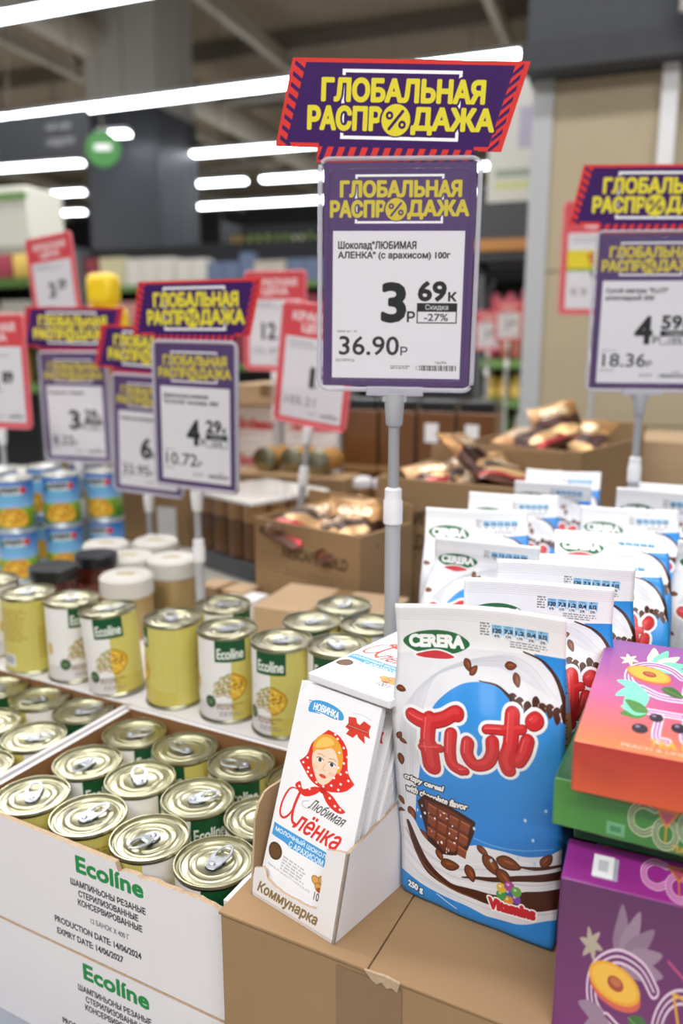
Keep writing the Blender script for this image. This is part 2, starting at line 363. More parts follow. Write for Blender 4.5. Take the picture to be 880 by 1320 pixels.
def can_label():
    c = Canvas(229, 104, 4.2, '#dad07c'); xc = 171.75
    for i in range(116): c.rect(i * 2, 0, i * 2 + .6, 104, '#b5a73c', alpha=.8)
    for i in range(40): c.rect(0, i * 2.7, 229, i * 2.7 + .35, '#cabb44', alpha=.5)
    c.rect(xc - 62, 0, xc, 104, '#f1efee')
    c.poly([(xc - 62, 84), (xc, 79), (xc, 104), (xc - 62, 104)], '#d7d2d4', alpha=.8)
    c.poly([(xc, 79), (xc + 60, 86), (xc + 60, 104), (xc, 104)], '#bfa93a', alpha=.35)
    rg = random.Random(3)
    # mushroom slices on white, battered bites on yellow
    for dx, dy in ((-16, 58), (-11, 66), (-9, 51), (-4, 59), (-2, 69), (-18, 68), (-3, 48)):
        x, y = xc + dx, dy; r = rg.uniform(-40, 40)
        c.ell(x, y, 6.6, 5.2, '#7a6448', rot=r); c.ell(x, y, 5.8, 4.5, '#e6dcbe', rot=r); c.ell(x + .8, y + .5, 3, 1.9, '#b08878', rot=r); c.ell(x - 1, y - 3, 3.8, 1.5, '#a9b35f', rot=r)
    c.blob([(xc, 44), (xc + 9, 45), (xc + 18, 52), (xc + 20, 62), (xc + 13, 73), (xc, 76)], '#b9821f'); c.blob([(xc, 46), (xc + 8, 47), (xc + 16, 53), (xc + 18, 62), (xc + 12, 71), (xc, 74)], '#e3b53a'); c.rect(xc - 8, 40, xc, 80, '#f1efee', alpha=0)
    for i in range(26):
        a, r = rg.uniform(0, 6.28), rg.uniform(2, 12); c.ell(xc + 8 + r * .75 * math.cos(a), 60 + r * math.sin(a), rg.uniform(1.1, 2.2), rg.uniform(.9, 1.6), rg.choice(['#8a5a18', '#f0d568', '#a6731d']))
    c.rect(xc - 20, 1, xc + 19, 28, GREEN); c.text('Ecolíne', xc - 17, 11, xc + 16, 24, '#f3f5ef', bold=.45)
    c.ell(xc - 28, 80, 7.6, 8, '#2e4a35'); c.ell(xc - 28, 80, 5, 5.2, '#486b3b', alpha=.8); c.lines(xc - 32, 78, xc - 24, 83, 3, '#9fb089', seed=9)
    c.lines(xc - 20, 84, xc + 12, 90, 2, '#7b5b3c', seed=2); c.lines(xc - 16, 92, xc + 14, 99, 3, '#8a8078', seed=5)
    c.text('шампиньоны резаные', xc - 20, 81.5, xc + 14, 84.5, '#6b4a2f')
    # back of the label
    c.lines(30, 12, 78, 60, 13, '#a8892f', seed=7, alpha=.7); c.lines(90, 40, 104, 86, 12, '#a8892f', seed=8, alpha=.6)
    c.ell(120, 60, 5, 9, '#c99a2c', alpha=.7); c.rect(34, 78, 56, 96, '#eeeeee')
    for i in range(14): c.rect(36 + i * 1.3, 80, 36.6 + i * 1.3, 92, '#4a4a68')
    c.rect(0, 0, 229, .8, '#6f7a4a'); return c
def corn_label():
    c = Canvas(200, 80, 3, '#3f86d0')
    c.rect(0, 0, 200, 46, grad('#2d6fc4', '#8fc3ea', 0, 46)); c.rect(0, 44, 200, 80, grad('#8fb53a', '#3c7a2a', 44, 80))
    for xc in (50, 150):
        c.rect(xc - 22, 8, xc + 20, 22, '#d9dfe0'); c.text('BONDUELLE' if False else 'кукуруза', xc - 18, 11, xc + 12, 19, '#2b2f38', bold=.7)
        c.ell(xc + 20, 15, 6, 6, '#c9303c'); c.rect(xc - 20, 24, xc + 18, 31, '#6fb7d6'); c.poly([(xc - 24, 4), (xc - 18, 22), (xc - 30, 24)], '#2c6b3a')
        c.blob([(xc - 30, 70), (xc - 22, 52), (xc - 4, 44), (xc + 14, 46), (xc + 26, 60), (xc + 24, 74), (xc - 8, 78)], '#d69a2a')
        rg = random.Random(int(xc))
        for i in range(90):
            c.ell(xc - 2 + rg.uniform(-24, 24), 62 + rg.uniform(-14, 12), 2.2, 1.7, rg.choice(['#f2c93a', '#e0a52a', '#f7dd66', '#b9791e']), rot=rg.uniform(0, 90))
    c.lines(88, 20, 112, 60, 9, '#e8eef2', seed=3, alpha=.5); return c
def dots(c, pts, r=1.5):
    for x, y in pts: c.ell(x, y, r, r, '#fbf3ee')
def bar_front():
    """78 x 172 chocolate wrapper, y down; a plain girl in a dotted kerchief"""
    c = Canvas(78, 172, 7, '#f4f3f6')
    c.sy = .8; c.oy = -1
    c.blob([(13, 25), (16, 17), (26, 14), (38, 15), (46, 19), (47, 25), (38, 27), (24, 26), (15, 29)], '#4a9fdc')
    for i in range(6): c.line([(12 + i, 18 + i * 2), (20 + i, 17 + i * 2)], .8, '#4a9fdc')
    c.text('НОВИНКА', 18, 17.5, 43, 24.5, '#ffffff', bold=.25, arc=1, rot=2)
    c.poly([(52, 20), (58, 18.5), (60, 23), (63, 24), (66, 19), (72, 21), (71, 27), (73, 32), (68, 31), (70, 38), (64, 35), (62, 32), (59, 37), (53, 36), (55, 31), (51, 30), (53, 26)], '#d8412f', grow=.4)
    c.rect(52, 26.5, 72, 29, '#b5301f'); c.text('коммунарка', 53, 27, 71, 28.6, '#f3c9bd'); c.line([(55, 15), (63, 13.6), (72, 15.5)], .35, '#9bbbd8')
    # kerchief
    K = '#e2352b'
    c.poly(smooth([(36, 39), (47, 41), (56, 50), (59, 62)], False) + smooth([(59, 62), (62, 72), (69, 79)], False) + smooth([(69, 79), (62, 89), (50, 95), (42, 96)], False) + smooth([(42, 96), (30, 93), (20, 84), (15, 79)], False) + smooth([(15, 79), (21, 70), (24, 56), (36, 39)], False), K)
    c.blob([(41, 96), (34, 97), (24, 104), (20, 98), (16, 104), (26, 110), (36, 104)], K); c.blob([(44, 96), (52, 98), (60, 104), (66, 107), (60, 111), (50, 108), (43, 100)], K); c.ell(42.5, 97, 3.6, 3, '#c92b22')
    # face and hair
    c.blob([(27, 62), (30, 55), (40, 50), (50, 56), (52, 68), (50, 80), (43, 91), (36, 91), (29, 80), (26, 70)], '#f6d7bc')
    c.blob([(26, 66), (25, 55), (31, 46), (40, 43), (49, 48), (54, 58), (55, 70), (52, 76), (51, 66), (47, 58), (42, 55), (34, 60), (29, 62)], '#eda63a'); c.blob([(27, 60), (31, 49), (39, 46), (44, 50), (37, 56)], '#f7c765')
    for x in (34, 45.5):
        c.ell(x, 70, 3, 2.1, '#fbf7f2'); c.ell(x, 70, 1.7, 1.9, '#33424f'); c.line([(x - 3.4, 69), (x, 67.6), (x + 3.4, 69)], .6, '#4c3527'); c.line([(x - 3.6, 65.5), (x, 64.3), (x + 3.4, 65.4)], .6, '#c78a3d')
    c.line([(39.5, 72), (38.2, 77.5), (40.4, 78.2)], .6, '#dfa98a'); c.ell(39.5, 84, 3.4, 1.7, '#d94c42'); c.ell(30.5, 78, 3, 2.2, '#f2b9a2', alpha=.6); c.ell(47, 79, 3, 2.2, '#f2b9a2', alpha=.6)
    dots(c, [(46, 44), (53, 50), (50, 56), (58, 57), (56, 64), (60, 71), (55, 75), (63, 78), (57, 84), (50, 81), (49, 89), (42, 93), (35, 92), (29, 88), (25, 82), (19, 79), (22, 73), (25, 86), (56, 90), (24, 101), (30, 101), (20, 103), (50, 101), (56, 106), (61, 107), (43, 41), (52, 70)], 1.15)
    # lettering
    c.text('Любимая', 33, 108, 66, 119, '#55504e', bold=.12, shear=.35, rot=5)
    c.line([(32, 112), (26, 116), (28, 120), (35, 118), (40, 110)], .35, '#8a8481')
    c.sy = 1; c.oy = 0
    c.line([(20, 84), (12, 86), (7, 98), (7, 108), (12, 110), (18, 102), (22, 85)], 1.7, K, taper=[.4, 1, 1.3, 1, .6]); c.line([(22, 85), (19, 99), (20, 109), (24, 111)], 2.4, K)
    c.text('лёнка', 22, 98, 64, 114, K, bold=.35, shear=.42, rot=2)
    c.poly([(3, 117), (67, 120), (67, 128), (60, 131), (24, 130), (17, 128), (3, 127)], '#4a9fdc')
    c.text('МОЛОЧНЫЙ ШОКОЛАД', 6, 118.6, 65, 123.4, '#eaf4fb', bold=.15, rot=2); c.text('С АРАХИСОМ', 22, 125, 56, 129.4, '#eaf4fb', bold=.15, rot=2)
    c.oy = -14
    c.ell(10, 152, 7.2, 6.8, '#5a3d22'); c.ell(10, 152, 5.4, 5, '#6b4a2b')
    c.lines(19, 152, 46, 164, 5, '#b8b4b8', seed=6, rot=5); c.text('PREMIUM QUALITY CHOCOLATE', 6, 163, 50, 165, '#99949a', rot=5)
    for x, y in ((53, 157), (59, 155), (57, 161), (63, 160)): c.ell(x, y, 4.6, 3.4, '#b57a35', rot=20); c.ell(x, y, 3.7, 2.6, '#dba75a', rot=20)
    c.ell(57.5, 162.5, 2.4, 1.8, '#b5522f'); c.text('100 г', 54, 165, 66, 171, '#3c3a3c', bold=.1); c.sy = 1; c.oy = 0; return c
def bar_side():
    c = Canvas(172, 9, 5, '#efeef1'); c.text('PREMIUM QUALITY CHOCOLATE    MILK', 30, 4, 130, 5.6, '#8a868c', bold=.05); return c
NUT = '#7c3f22'
def nut(c, x, y, r, rot=0, col=NUT, hi='#a45c34'):
    a = R(rot)
    def q(u, v): return (x + r * (u * math.cos(a) - v * math.sin(a)), y + r * (u * math.sin(a) + v * math.cos(a)))
    c.blob([q(-1, 0), q(-.5, -.55), (q(.3, -.5)), q(1, 0), q(.3, .5), q(-.5, .5)], '#4c2514', grow=r * .06); c.blob([q(-.9, 0), q(-.5, -.45), (q(.3, -.4)), q(.9, 0), q(.3, .4), q(-.5, .4)], col); c.blob([q(-.5, -.1), q(0, -.25), q(.5, -.1), q(0, 0)], hi)
def bag_art():
    """wraps once round the bag: front 0-130, right gusset 130-155, back 155-285, left gusset 285-310; 250 tall, y down"""
    WW, HH = 310, 250
    c = Canvas(WW, HH, 4, '#f3f3f5'); B = '#2f8fe0'; B2 = '#1d74cc'; Wt = '#e9e9ee'; G = '#c9cad3'; CH = '#4a2214'
    c.rect(0, 0, WW, HH, '#f1f1f4')
    c.rect(0, 34, WW, HH, grad('#3b97e6', '#1f78cf', 90, 230))          # blue field
    # milk above and left of the blue disc
    
    c.blob([(-30, 12), (20, 18), (70, 22), (110, 28), (126, 44), (133, 66), (120, 66), (108, 66), (98, 65), (87, 58), (68, 54), (48, 60), (34, 73), (27, 92), (25, 112), (19, 150), (10, 190), (-30, 205)], Wt)
    for i in range(8): c.line([(3 + i * 2.6, 180 - i * 8), (6 + i * 2.3, 110), (14 + i * 2.2, 72 - i * 2), (38 + i * 3, 50 - i * 1.2), (76 + i * 3, 44 - i), (104 + i * 3, 52 + i)], 1.3 + (i % 3), G, alpha=.45, taper=[.2, 1, .5, 1, .2])
    c.poly([(0, 0), (130, 0), (130, 30), (113, 32), (60, 34), (0, 40)], '#f6f6f8')
    c.poly([(106, 31.5), (130, 30.5), (130, 62), (122, 44)], B); c.line([(98, 31), (114, 36), (124, 46), (130, 62)], 2.4, CH, taper=[.4, 1, 1.6])
    c.line([(66, 53.5), (80, 56), (90, 61), (98, 66)], 1.8, CH, taper=[.3, 1, 1.5])
    for i, (x, y) in enumerate([(92, 62), (97, 65), (103, 68), (109, 65), (114, 65), (119, 66), (124, 69), (129, 67)]):
        h = 4 + (i * 5 % 4); c.poly(smooth([(x - 3, y - h * .6), (x, y - h), (x + 3, y - h * .5), (x + 2, y + h * .5), (x, y + h * .9), (x - 2, y + h * .3)]), CH)
        c.poly(smooth([(x + 1.5, y - h * .3), (x + 3.2, y - h * .5), (x + 4.6, y), (x + 3.4, y + h * .6), (x + 2.2, y)]), '#f4f2f2')
    # logo leaf
    c.poly(smooth([(5, 30), (14, 23.5), (31, 21), (47, 23.5), (56.5, 31), (46, 37.5), (31, 38), (14, 37)]), '#236b3d', grow=.4)
    c.text('CERERA', 10, 25, 52, 34, '#ffffff', bold=.9); c.blob([(14, 40), (31, 36.6), (46, 40.4), (31, 43)], '#f6f6f8', grow=.8); c.blob([(15, 40.2), (31, 37), (45.5, 40.6), (31, 43)], '#cf3b42')
    # table
    for i, (a, b, d) in enumerate([('Ккал', '120', '6%'), ('Жир', '7,3', '5,2%'), ('Сах', '1,2', '1,7%'), ('Соль', '0,4', '2%'), ('г', '0,12', '2%')]):
        x = 74 + i * 8.7; c.rect(x, 13, x + 8, 21, '#8cc6ee'); c.ell(x + 4, 21.5, 3.4, 3, '#e8eef5'); c.text(a, x + 2, 13.5, x + 6, 14.8, '#274a6e'); c.text(b, x + 1, 16, x + 7, 19.4, '#16283e', bold=.25); c.text(d, x + 2, 20.8, x + 6, 22.6, '#333a44', bold=.1)
    c.lines(65, 12, 73, 23, 5, '#55585f', seed=12, alpha=.7); c.lines(88, 24.5, 117, 30, 3, '#6b6e75', seed=13, alpha=.7)
    for x, y, r, a in [(56, 45, 4.5, 60), (61, 48, 4, -50), (89, 42, 4.5, -10), (94, 50, 4.5, 70), (6, 66, 4, 5), (6, 104, 4, -60), (9, 108, 3.6, 20), (6, 126, 5, 85), (18, 142, 4, 70), (4, 165, 4, 60), (4, 180, 7, 80), (13, 174, 6, 75), (24, 193, 8, 50), (8, 200, 9, 60)]: nut(c, x, y, r, a)
    # big word
    Rd, Rh = '#cf2a2e', '#f0686a'
    def letter(shape, grow=0): pass
    def S(pts, w, taper=None):
        c.line(pts, w + 8, '#f6f4f6', taper=taper)
    strokes = [([(17, 83), (28, 86), (41, 82), (49, 77), (52, 77)], 10), ([(31, 84), (30.5, 101), (31, 108)], 11), ([(31, 104), (32, 112), (33, 123)], 14), ([(26, 108), (40, 105)], 6.5), ([(48.5, 91), (48, 108), (50, 117), (56, 120)], 8.5), ([(56, 120), (59, 120)], 6.5),
               ([(61.5, 95), (61, 105), (66.5, 113), (75, 110), (79.5, 101), (79.5, 91)], 9), ([(92.5, 71), (92.5, 90), (89.5, 103), (91.5, 111)], 10), ([(75, 82.5), (86, 82), (100, 80)], 6), ([(104, 87.5), (102, 96), (98.5, 103)], 9.5), ([(107.5, 74.5), (109.5, 73)], 11)]
    f = lambda p: p
    for p, w in strokes: c.line([f(q) for q in p], w + 6, '#f6f4f6')
    for p, w in strokes: c.line([f(q) for q in p], w + 1.1, '#8f1c20')
    for p, w in strokes: c.line([(f(q)[0] - .2, f(q)[1] - .3) for q in p], w, Rd)
    for p, w in strokes: c.line([(f(q)[0] - .5, f(q)[1] - 1.6) for q in p], w * .4, '#dc3e40'); 
    for p, w in strokes: c.line([(f(q)[0] - w * .26, f(q)[1] - w * .1) for q in p][:2], .9, Rh)
    c.text('crispy cereal', 8, 138, 41, 144, '#f4f2ee', bold=.4, shear=.2, out='#2a2a2e', outw=.8, rot=1); c.text('with chocolate flavor', 9, 147.5, 60, 153.5, '#f4f2ee', bold=.4, shear=.2, out='#2a2a2e', outw=.8, rot=1)
    # lower milk and chocolate stream
    c.blob([(-30, 200), (0, 178), (12, 176), (24, 192), (44, 196), (66, 182), (84, 180), (104, 180), (120, 176), (140, 170), (150, 232), (118, 236), (96, 238), (70, 240), (44, 240), (18, 236), (-30, 236)], Wt)
    for i in range(8): c.line([(2, 186 + i * 4.5), (22, 200 + i * 4), (52, 204 + i * 4), (84, 190 + i * 6), (112, 184 + i * 6), (134, 176 + i * 6)], 1.6, G if i % 2 else '#f8f8fa', alpha=.6, taper=[.3, 1, .6, 1, .3])
    c.line([(8, 182), (16, 204), (28, 219), (46, 225), (62, 225), (88, 223), (110, 216), (134, 208)], 8, CH, taper=[.3, 1, 1.1, .6, .9, 1.3, 2, 1.8])
    c.line([(56, 214), (82, 206), (106, 198), (133, 190)], 5, CH, taper=[.2, .8, 1, 1.5]); c.line([(96, 190), (112, 188), (133, 182)], 3, CH, taper=[.2, 1, .6])
    c.line([(6, 190), (18, 213), (40, 226), (70, 228)], 2, '#8a5c49', alpha=.7, taper=[.3, 1, .3])
    # chocolate slab
    c.poly([(20, 160), (26, 152), (45, 155), (66, 163), (65, 172), (60, 188), (50, 196), (40, 199), (28, 193)], '#3a180d', grow=1); c.poly([(25, 155), (45, 157), (64, 165), (58, 187), (48, 195), (40, 197), (31, 188)], '#6a2f1c')
    for i in range(4):
        for j in range(3):
            x = 29 + i * 8.8 - j * 1.0; y = 157.5 + i * 2.4 + j * 11.2
            c.poly([(x, y), (x + 7, y + 2), (x + 5.8, y + 9.6), (x - 1, y + 8)], '#8a4529'); c.poly([(x, y), (x + 7, y + 2), (x + 6.8, y + 3.4), (x - .2, y + 1.4)], '#b06a48')
    rg = random.Random(5)
    for i in range(26): c.ell(18 + rg.uniform(0, 34), 160 + rg.uniform(0, 40), rg.uniform(.4, 1.1), rg.uniform(.6, 1.5), '#f2f0f2')
    for x, y, r, a in [(46, 207, 8, -15), (63, 208, 7, 70), (80, 194, 9, 50), (90, 202, 8, 50), (93, 189, 9, 10), (73, 184, 5, 30), (120, 180, 6, -60), (37, 202, 5, 60)]: nut(c, x, y, r, a)
    for x, y in ((104, 150), (110, 165), (118, 140), (66, 168), (100, 182), (112, 184), (80, 190)): c.ell(x, y, 1.1, 1.5, '#bcdcf6')
    c.line([(66, 176), (92, 177), (124, 170)], 1, '#7fbdf0', alpha=.7)
    c.blob([(-30, 224), (0, 230), (28, 236), (60, 237), (84, 240), (106, 236), (128, 226), (160, 222), (160, 262), (-30, 262)], B)
    c.line([(2, 226), (30, 232), (66, 236)], 1.4, '#bfe0f7', alpha=.8, taper=[.2, 1, .2]); c.line([(34, 238), (52, 243)], .9, '#cfe8fa')
    c.text('250 g', 7, 237, 21, 243.5, '#ffffff', bold=.45, out='#153a66', outw=.7, rot=3)
    for i, q in enumerate(['#3c62b4', '#8a4bb0', '#e89a3c', '#4aa04c', '#e8c23c', '#b44a9a', '#6cb04c']):
        a = i * math.pi / 3; x, y = (94, 214) if i == 0 else (94 + 6.4 * math.cos(a - .5), 214 + 6 * math.sin(a - .5))
        c.ell(x, y, 3.9, 4.1, q); c.ell(x - 1, y - 1.2, 1.2, 1.2, '#ffffff', alpha=.6)
    c.text('Vitamins', 79, 222.5, 114, 231, '#cf2a36', bold=1.0, out='#ffffff', outw=1.3, rot=-3)
    # gussets and back
    for g0 in (130, 285):
        c.rect(g0, 0, g0 + 25, 40, '#f3f3f5'); c.rect(g0, 40, g0 + 25, 78, '#7fb6e8'); c.rect(g0, 40, g0 + 25, 43, B); c.rect(g0, 78, g0 + 25, 130, '#c99a73'); c.rect(g0, 130, g0 + 25, 250, B)
        for x in (5, 12): c.rect(g0 + x, 46, g0 + x + .6, 126, '#23406a')
        c.lines(g0 + 13, 48, g0 + 24, 124, 26, '#2a2f3c', seed=g0, alpha=.8); c.lines(g0 + 2, 60, g0 + 11, 120, 14, '#3a2f2c', seed=g0 + 1, alpha=.6)
    c.rect(155, 0, 285, 60, '#f3f3f5'); c.lines(170, 70, 270, 180, 22, '#dfeaf5', seed=22, alpha=.6)
    # crimped seal
    for i in range(7): c.rect(0, 1.2 + i * 1.7, WW, 1.7 + i * 1.7, '#c8c8d0', alpha=.55)
    return c
def neon(c, pts, w=1.4, gap=3.2, col='#efd9ea', bg=None):
    c.line(pts, gap * 2 + w, col); c.line(pts, gap * 2 - w, bg or '#8a3a7c'); c.line(pts, w * .8, col)
def peach(c, x, y, k=1.0, rot=12):
    c.ell(x + 1 * k, y + 4 * k, 24 * k, 11 * k, '#d9604a', rot=rot); c.ell(x, y, 24 * k, 11.5 * k, '#eda62e', rot=rot); c.ell(x, y, 21 * k, 9.6 * k, '#f3bd45', rot=rot); c.ell(x + k, y, 7.5 * k, 4.4 * k, '#a8472e', rot=rot); c.ell(x + k, y - k, 5 * k, 2.6 * k, '#c46a44', rot=rot)
def leaf(c, x, y, l, a, col, w=.3, vein=None):
    a = R(a); q = lambda u, v: (x + l * (u * math.cos(a) - v * math.sin(a)), y + l * (u * math.sin(a) + v * math.cos(a)))
    c.poly(smooth([q(0, 0), q(.35, -w), q(.75, -w * .6), q(1, 0), q(.7, w * .6), q(.3, w * .7)]), col)
    if vein: c.line([q(0, 0), q(.5, 0), q(1, 0)], l * .03, vein)
def tea_face(kind):
    """220 x 150 big face of a tea box"""
    c = Canvas(280, 193, 3.2); ink = '#e3c9dc'
    if kind == 'purple': c.rect(0, 0, 280, 193, grad('#5a2458', '#8d2b80', 0, 193)); bg = '#6b2868'; lf = '#9b7f96'; lf2 = '#8c7088'
    elif kind == 'orange':
        def f(X, Y):
            t = np.clip(Y / 193, 0, 1)[..., None]; a, b, d = [np.array(H(q), np.float32) for q in ('#9a5aae', '#c85a94', '#f0824a')]
            return np.where(t < .6, a * (1 - t / .6) + b * (t / .6), b * (1 - (t - .6) / .4) + d * ((t - .6) / .4))
        c.rect(0, 0, 280, 193, f); bg = '#b060a4'; lf = '#7fe0c0'; lf2 = '#f3ead2'; ink = '#f6e6f2'
    else: c.rect(0, 0, 280, 193, grad('#2f7d3c', '#175a2a', 0, 193)); bg = '#256b35'; lf = '#8fc48a'; lf2 = '#5c9a5c'; ink = '#e0e6d2'
    for a in (-75, -50, -25, 0, 20): leaf(c, 72, 52, 44, a - 20, lf2 if a % 2 else lf, .22)
    for i in range(6): leaf(c, 38, 42, 13, i * 60 + 10, '#efe6cf' if kind == 'orange' else '#b3a594', .25)
    neon(c, [(64, 100), (44, 84), (44, 60), (66, 46), (92, 50), (108, 64)], ink and 2.2, 4.6, ink, bg); neon(c, [(60, 94), (84, 104), (112, 104)], 2.2, 4.6, ink, bg)
    neon(c, [(140 + 26 * math.cos(t), 92 + 30 * math.sin(t)) for t in np.linspace(0, 6.28, 22)], 2.2, 4.8, ink, bg)
    neon(c, [(205 + 26 * math.cos(t), 78 + 30 * math.sin(t)) for t in np.linspace(.8, 5.5, 18)], 2.2, 4.8, ink, bg)
    for i, a in enumerate((200, 150, 120, 95)): leaf(c, 58, 92, 30 + 5 * i, a - 10, lf, .26)
    leaf(c, 84, 88, 30, 25, '#3f6b34', .3, '#86a45c'); peach(c, 66, 66, 1.2)
    c.line([(120, 40), (150, 62), (160, 110)], 2, '#c4487c'); c.line([(128, 62), (180, 68), (196, 60)], 2.6, '#e0a52c'); c.line([(128, 62), (160, 128), (196, 60)], 2.6, '#e0a52c'); c.line([(160, 128), (160, 150)], 2.6, '#e0a52c')
    neon(c, [(60, 132), (110, 132)], 2, 4, ink, bg); neon(c, [(86, 136), (84, 168), (96, 172)], 2, 4, ink, bg); neon(c, [(116, 136), (114, 166), (132, 168)], 2, 4, ink, bg); neon(c, [(150, 166), (160, 134), (176, 166)], 2, 4, ink, bg)
    for i in range(3): leaf(c, 72, 134, 32, 165 + i * 22, lf if i % 2 else '#4c8a3c', .28)
    for x, y, r in ((82, 140, 8), (108, 150, 9), (66, 160, 9)): c.ell(x, y, r, r * .8, '#2c2236'); c.ell(x - r * .3, y - r * .3, r * .3, r * .22, '#8f86a0')
    for i in range(5): leaf(c, 128, 164, 14, i * 72, '#7ba6ea', .42)
    c.text('TEA COLLECTION', 78, 172, 210, 181, '#eab03c', bold=.5); c.text('PEACH & LIME   BLACK TEA', 50, 184, 180, 188, '#f0d8d0'); return c
def tea_edge(kind):
    """280 x 42 narrow face"""
    g = {'purple': ('#8c2c86', '#b8329c'), 'green': ('#4a8f3a', '#1d6030'), 'orange': ('#b83028', '#d8562c'), 'dark': ('#175a34', '#0f4426')}[kind]
    c = Canvas(280, 42, 3.5); 
    c.rect(0, 0, 280, 42, grad(g[0], g[1], 0, 280 if kind != 'orange' else 42, 0 if kind != 'orange' else 1)); bg = g[1]
    if kind == 'orange': return c
    ink = '#e9c3e0' if kind == 'purple' else '#c9c9a8'
    if kind == 'purple':
        c.rect(33, 12, 60, 34, '#a8a8b8'); c.rect(32, 11, 55, 33, '#f2f2f5')
        c.rect(38, 16, 49, 27, '#c8c8d0')
    elif kind == 'green': c.rect(62, 27, 82, 38, '#69a77a'); c.rect(66, 30, 78, 35, '#3f8456')
    if kind != 'dark':
        neon(c, [(112, 8), (98, 6), (88, 14), (90, 26), (102, 30), (112, 25)], 1.3, 2.7, ink, bg); neon(c, [(125 + 11 * math.cos(t), 26 + 11 * math.sin(t)) for t in np.linspace(0, 6.28, 18)], 1.3, 2.7, ink, bg)
        neon(c, [(150 + 11 * math.cos(t), 17 + 11 * math.sin(t)) for t in np.linspace(0, 6.28, 18)], 1.3, 2.7, ink, bg); neon(c, [(178, 8), (166, 8), (160, 20), (168, 30), (180, 28)], 1.3, 2.7, ink, bg)
        c.poly([(112, 6), (138, 6), (125, 22)], '#d9882c'); c.poly([(116, 8), (134, 8), (125, 19)], '#b8506c'); c.line([(125, 20), (125, 34)], 1.4, '#d9882c', sm=False); c.text('TEA', 132, 34, 146, 39, '#d9a23c', bold=.2)
    return c
def carton_front(lower=False):
    """300 x 112 white printed tray front, x from left"""
    c = Canvas(300, 116, 4, '#e3e0e2')
    X = lambda s: 300 - s * 1000; Y = lambda z: (1.110 - z) * 1000
    c.text('Ecolíne', X(.166), Y(1.099), X(.088), Y(1.083), '#2c8a4a', bold=1.0)
    K = '#2d2d33'
    c.text('ШАМПИНЬОНЫ РЕЗАНЫЕ', X(.175), Y(1.0735), X(.086), Y(1.067), K, bold=.3); c.text('СТЕРИЛИЗОВАННЫЕ', X(.166), Y(1.0635), X(.095), Y(1.057), K, bold=.3); c.text('КОНСЕРВИРОВАННЫЕ', X(.1675), Y(1.054), X(.091), Y(1.0475), K, bold=.3)
    c.text('12 БАНОК Х 400 Г', X(.153), Y(1.039), X(.107), Y(1.0335), '#4c4c54', bold=.15)
    c.text('PRODUCTION DATE: 14/06/2024', X(.2), Y(1.025), X(.094), Y(1.0185), K, bold=.3); c.text('EXPIRY DATE: 14/06/2027', X(.198), Y(1.0125), X(.116), Y(1.006), K, bold=.3)
    return c

# ------------------------------------------------------------------ material table
CARD = mat('brown_cardboard', '#9c7f5e', .85, var=.08, vs=14, bump=(90, .0006, .25, 4), spec=.2)
CARD_L = mat('pale_cardboard', '#b4997a', .85, var=.06, vs=9, spec=.2)
CARD_D = mat('inner_cardboard', '#8f6846', .9, var=.1, vs=20, spec=.15)
WCARD = mat('white_cardboard', '#e3e0e2', .75, var=.03, vs=8, bump=(12, .002, .15, 3), spec=.25)
FLUTE = mat('torn_fluting', '#b8a186', .95, var=.3, vs=400, spec=.1)
TAPE = mat('brown_tape', '#85684a', .3, spec=.5)
PLAST = mat('grey_plastic', '#9fa1a5', .35, var=.03)
PLAST2 = mat('light_grey_plastic', '#b1b3b7', .35)
WHITE = mat('white_plastic', '#e9e9ec', .4)
CLEAR = clear('clear_acrylic', .03); FILM = clear('clear_film', .0, rough=.12); RIM = mat('acrylic_edge', '#d2d0dc', .12, alpha=.62, spec=.8)
TIN = mat('lacquered_tin_lid', '#aeac92', .28, metal=1, var=.06, vs=60, bump=(70, .0004, .2, 2))
TINR = mat('tin_rim', '#a7a78e', .3, metal=1)
TAB = mat('aluminium_tab', '#b4b8c0', .34, metal=1)
WRAP = mat('white_wrapper', '#efeef2', .42, bump=(45, .001, .3, 3), spec=.4)
BLACKP = mat('black_plastic', '#1c1d20', .3)
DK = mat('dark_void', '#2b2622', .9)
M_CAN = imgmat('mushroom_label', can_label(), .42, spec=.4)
M_CORN = imgmat('corn_label', corn_label(), .4)
M_BAR = imgmat('chocolate_wrapper', bar_front(), .4, bump=(60, .0008, .2, 2))
M_BARS = imgmat('wrapper_edge', bar_side(), .4)
M_BAG = imgmat('cereal_bag_film', bag_art(), .33, bump=(28, .0022, .35, 4), spec=.5)
M_TOP = imgmat('sale_topper', topper_canvas(4), .6, spec=.2)
M_TRAY = imgmat('tray_front', carton_front(), .75, spec=.2)

# ------------------------------------------------------------------ display stand under everything
TZ = 0.878
tb = thing('display_table', (0, 0, 0), 0, 'long grey metal display table carrying all the stacked boxes and goods', 'table')
STEEL = mat('painted_steel', '#9aa0ab', .4, var=.05)
def quad_slab(name, pts, z0, z1, m, parent):
    n = len(pts); V = [(x, y, z0) for x, y in pts] + [(x, y, z1) for x, y in pts]
    return mesh(name, V, [tuple(reversed(range(n))), tuple(range(n, 2 * n))] + [(i, (i + 1) % n, (i + 1) % n + n, i + n) for i in range(n)], m, parent)
quad_slab('table_top', [(-.62, .66), (.05, .47), (.5, .2), (1.6, 2.1), (-1.6, 3.2)], TZ - .03, TZ, STEEL, tb)
RISER = mat('riser_grey', '#a7a59c', .6, var=.1, vs=12)
rs = thing('display_riser', (0, 0, 0), 0, 'raised grey rear tier of the display table under the goods behind', 'riser')
quad_slab('riser_body', [(-.66, 1.425), (.10, 1.028), (.24, 1.285), (.70, 1.10), (1.45, 2.1), (-1.45, 3.05)], TZ, 1.1015, RISER, rs)
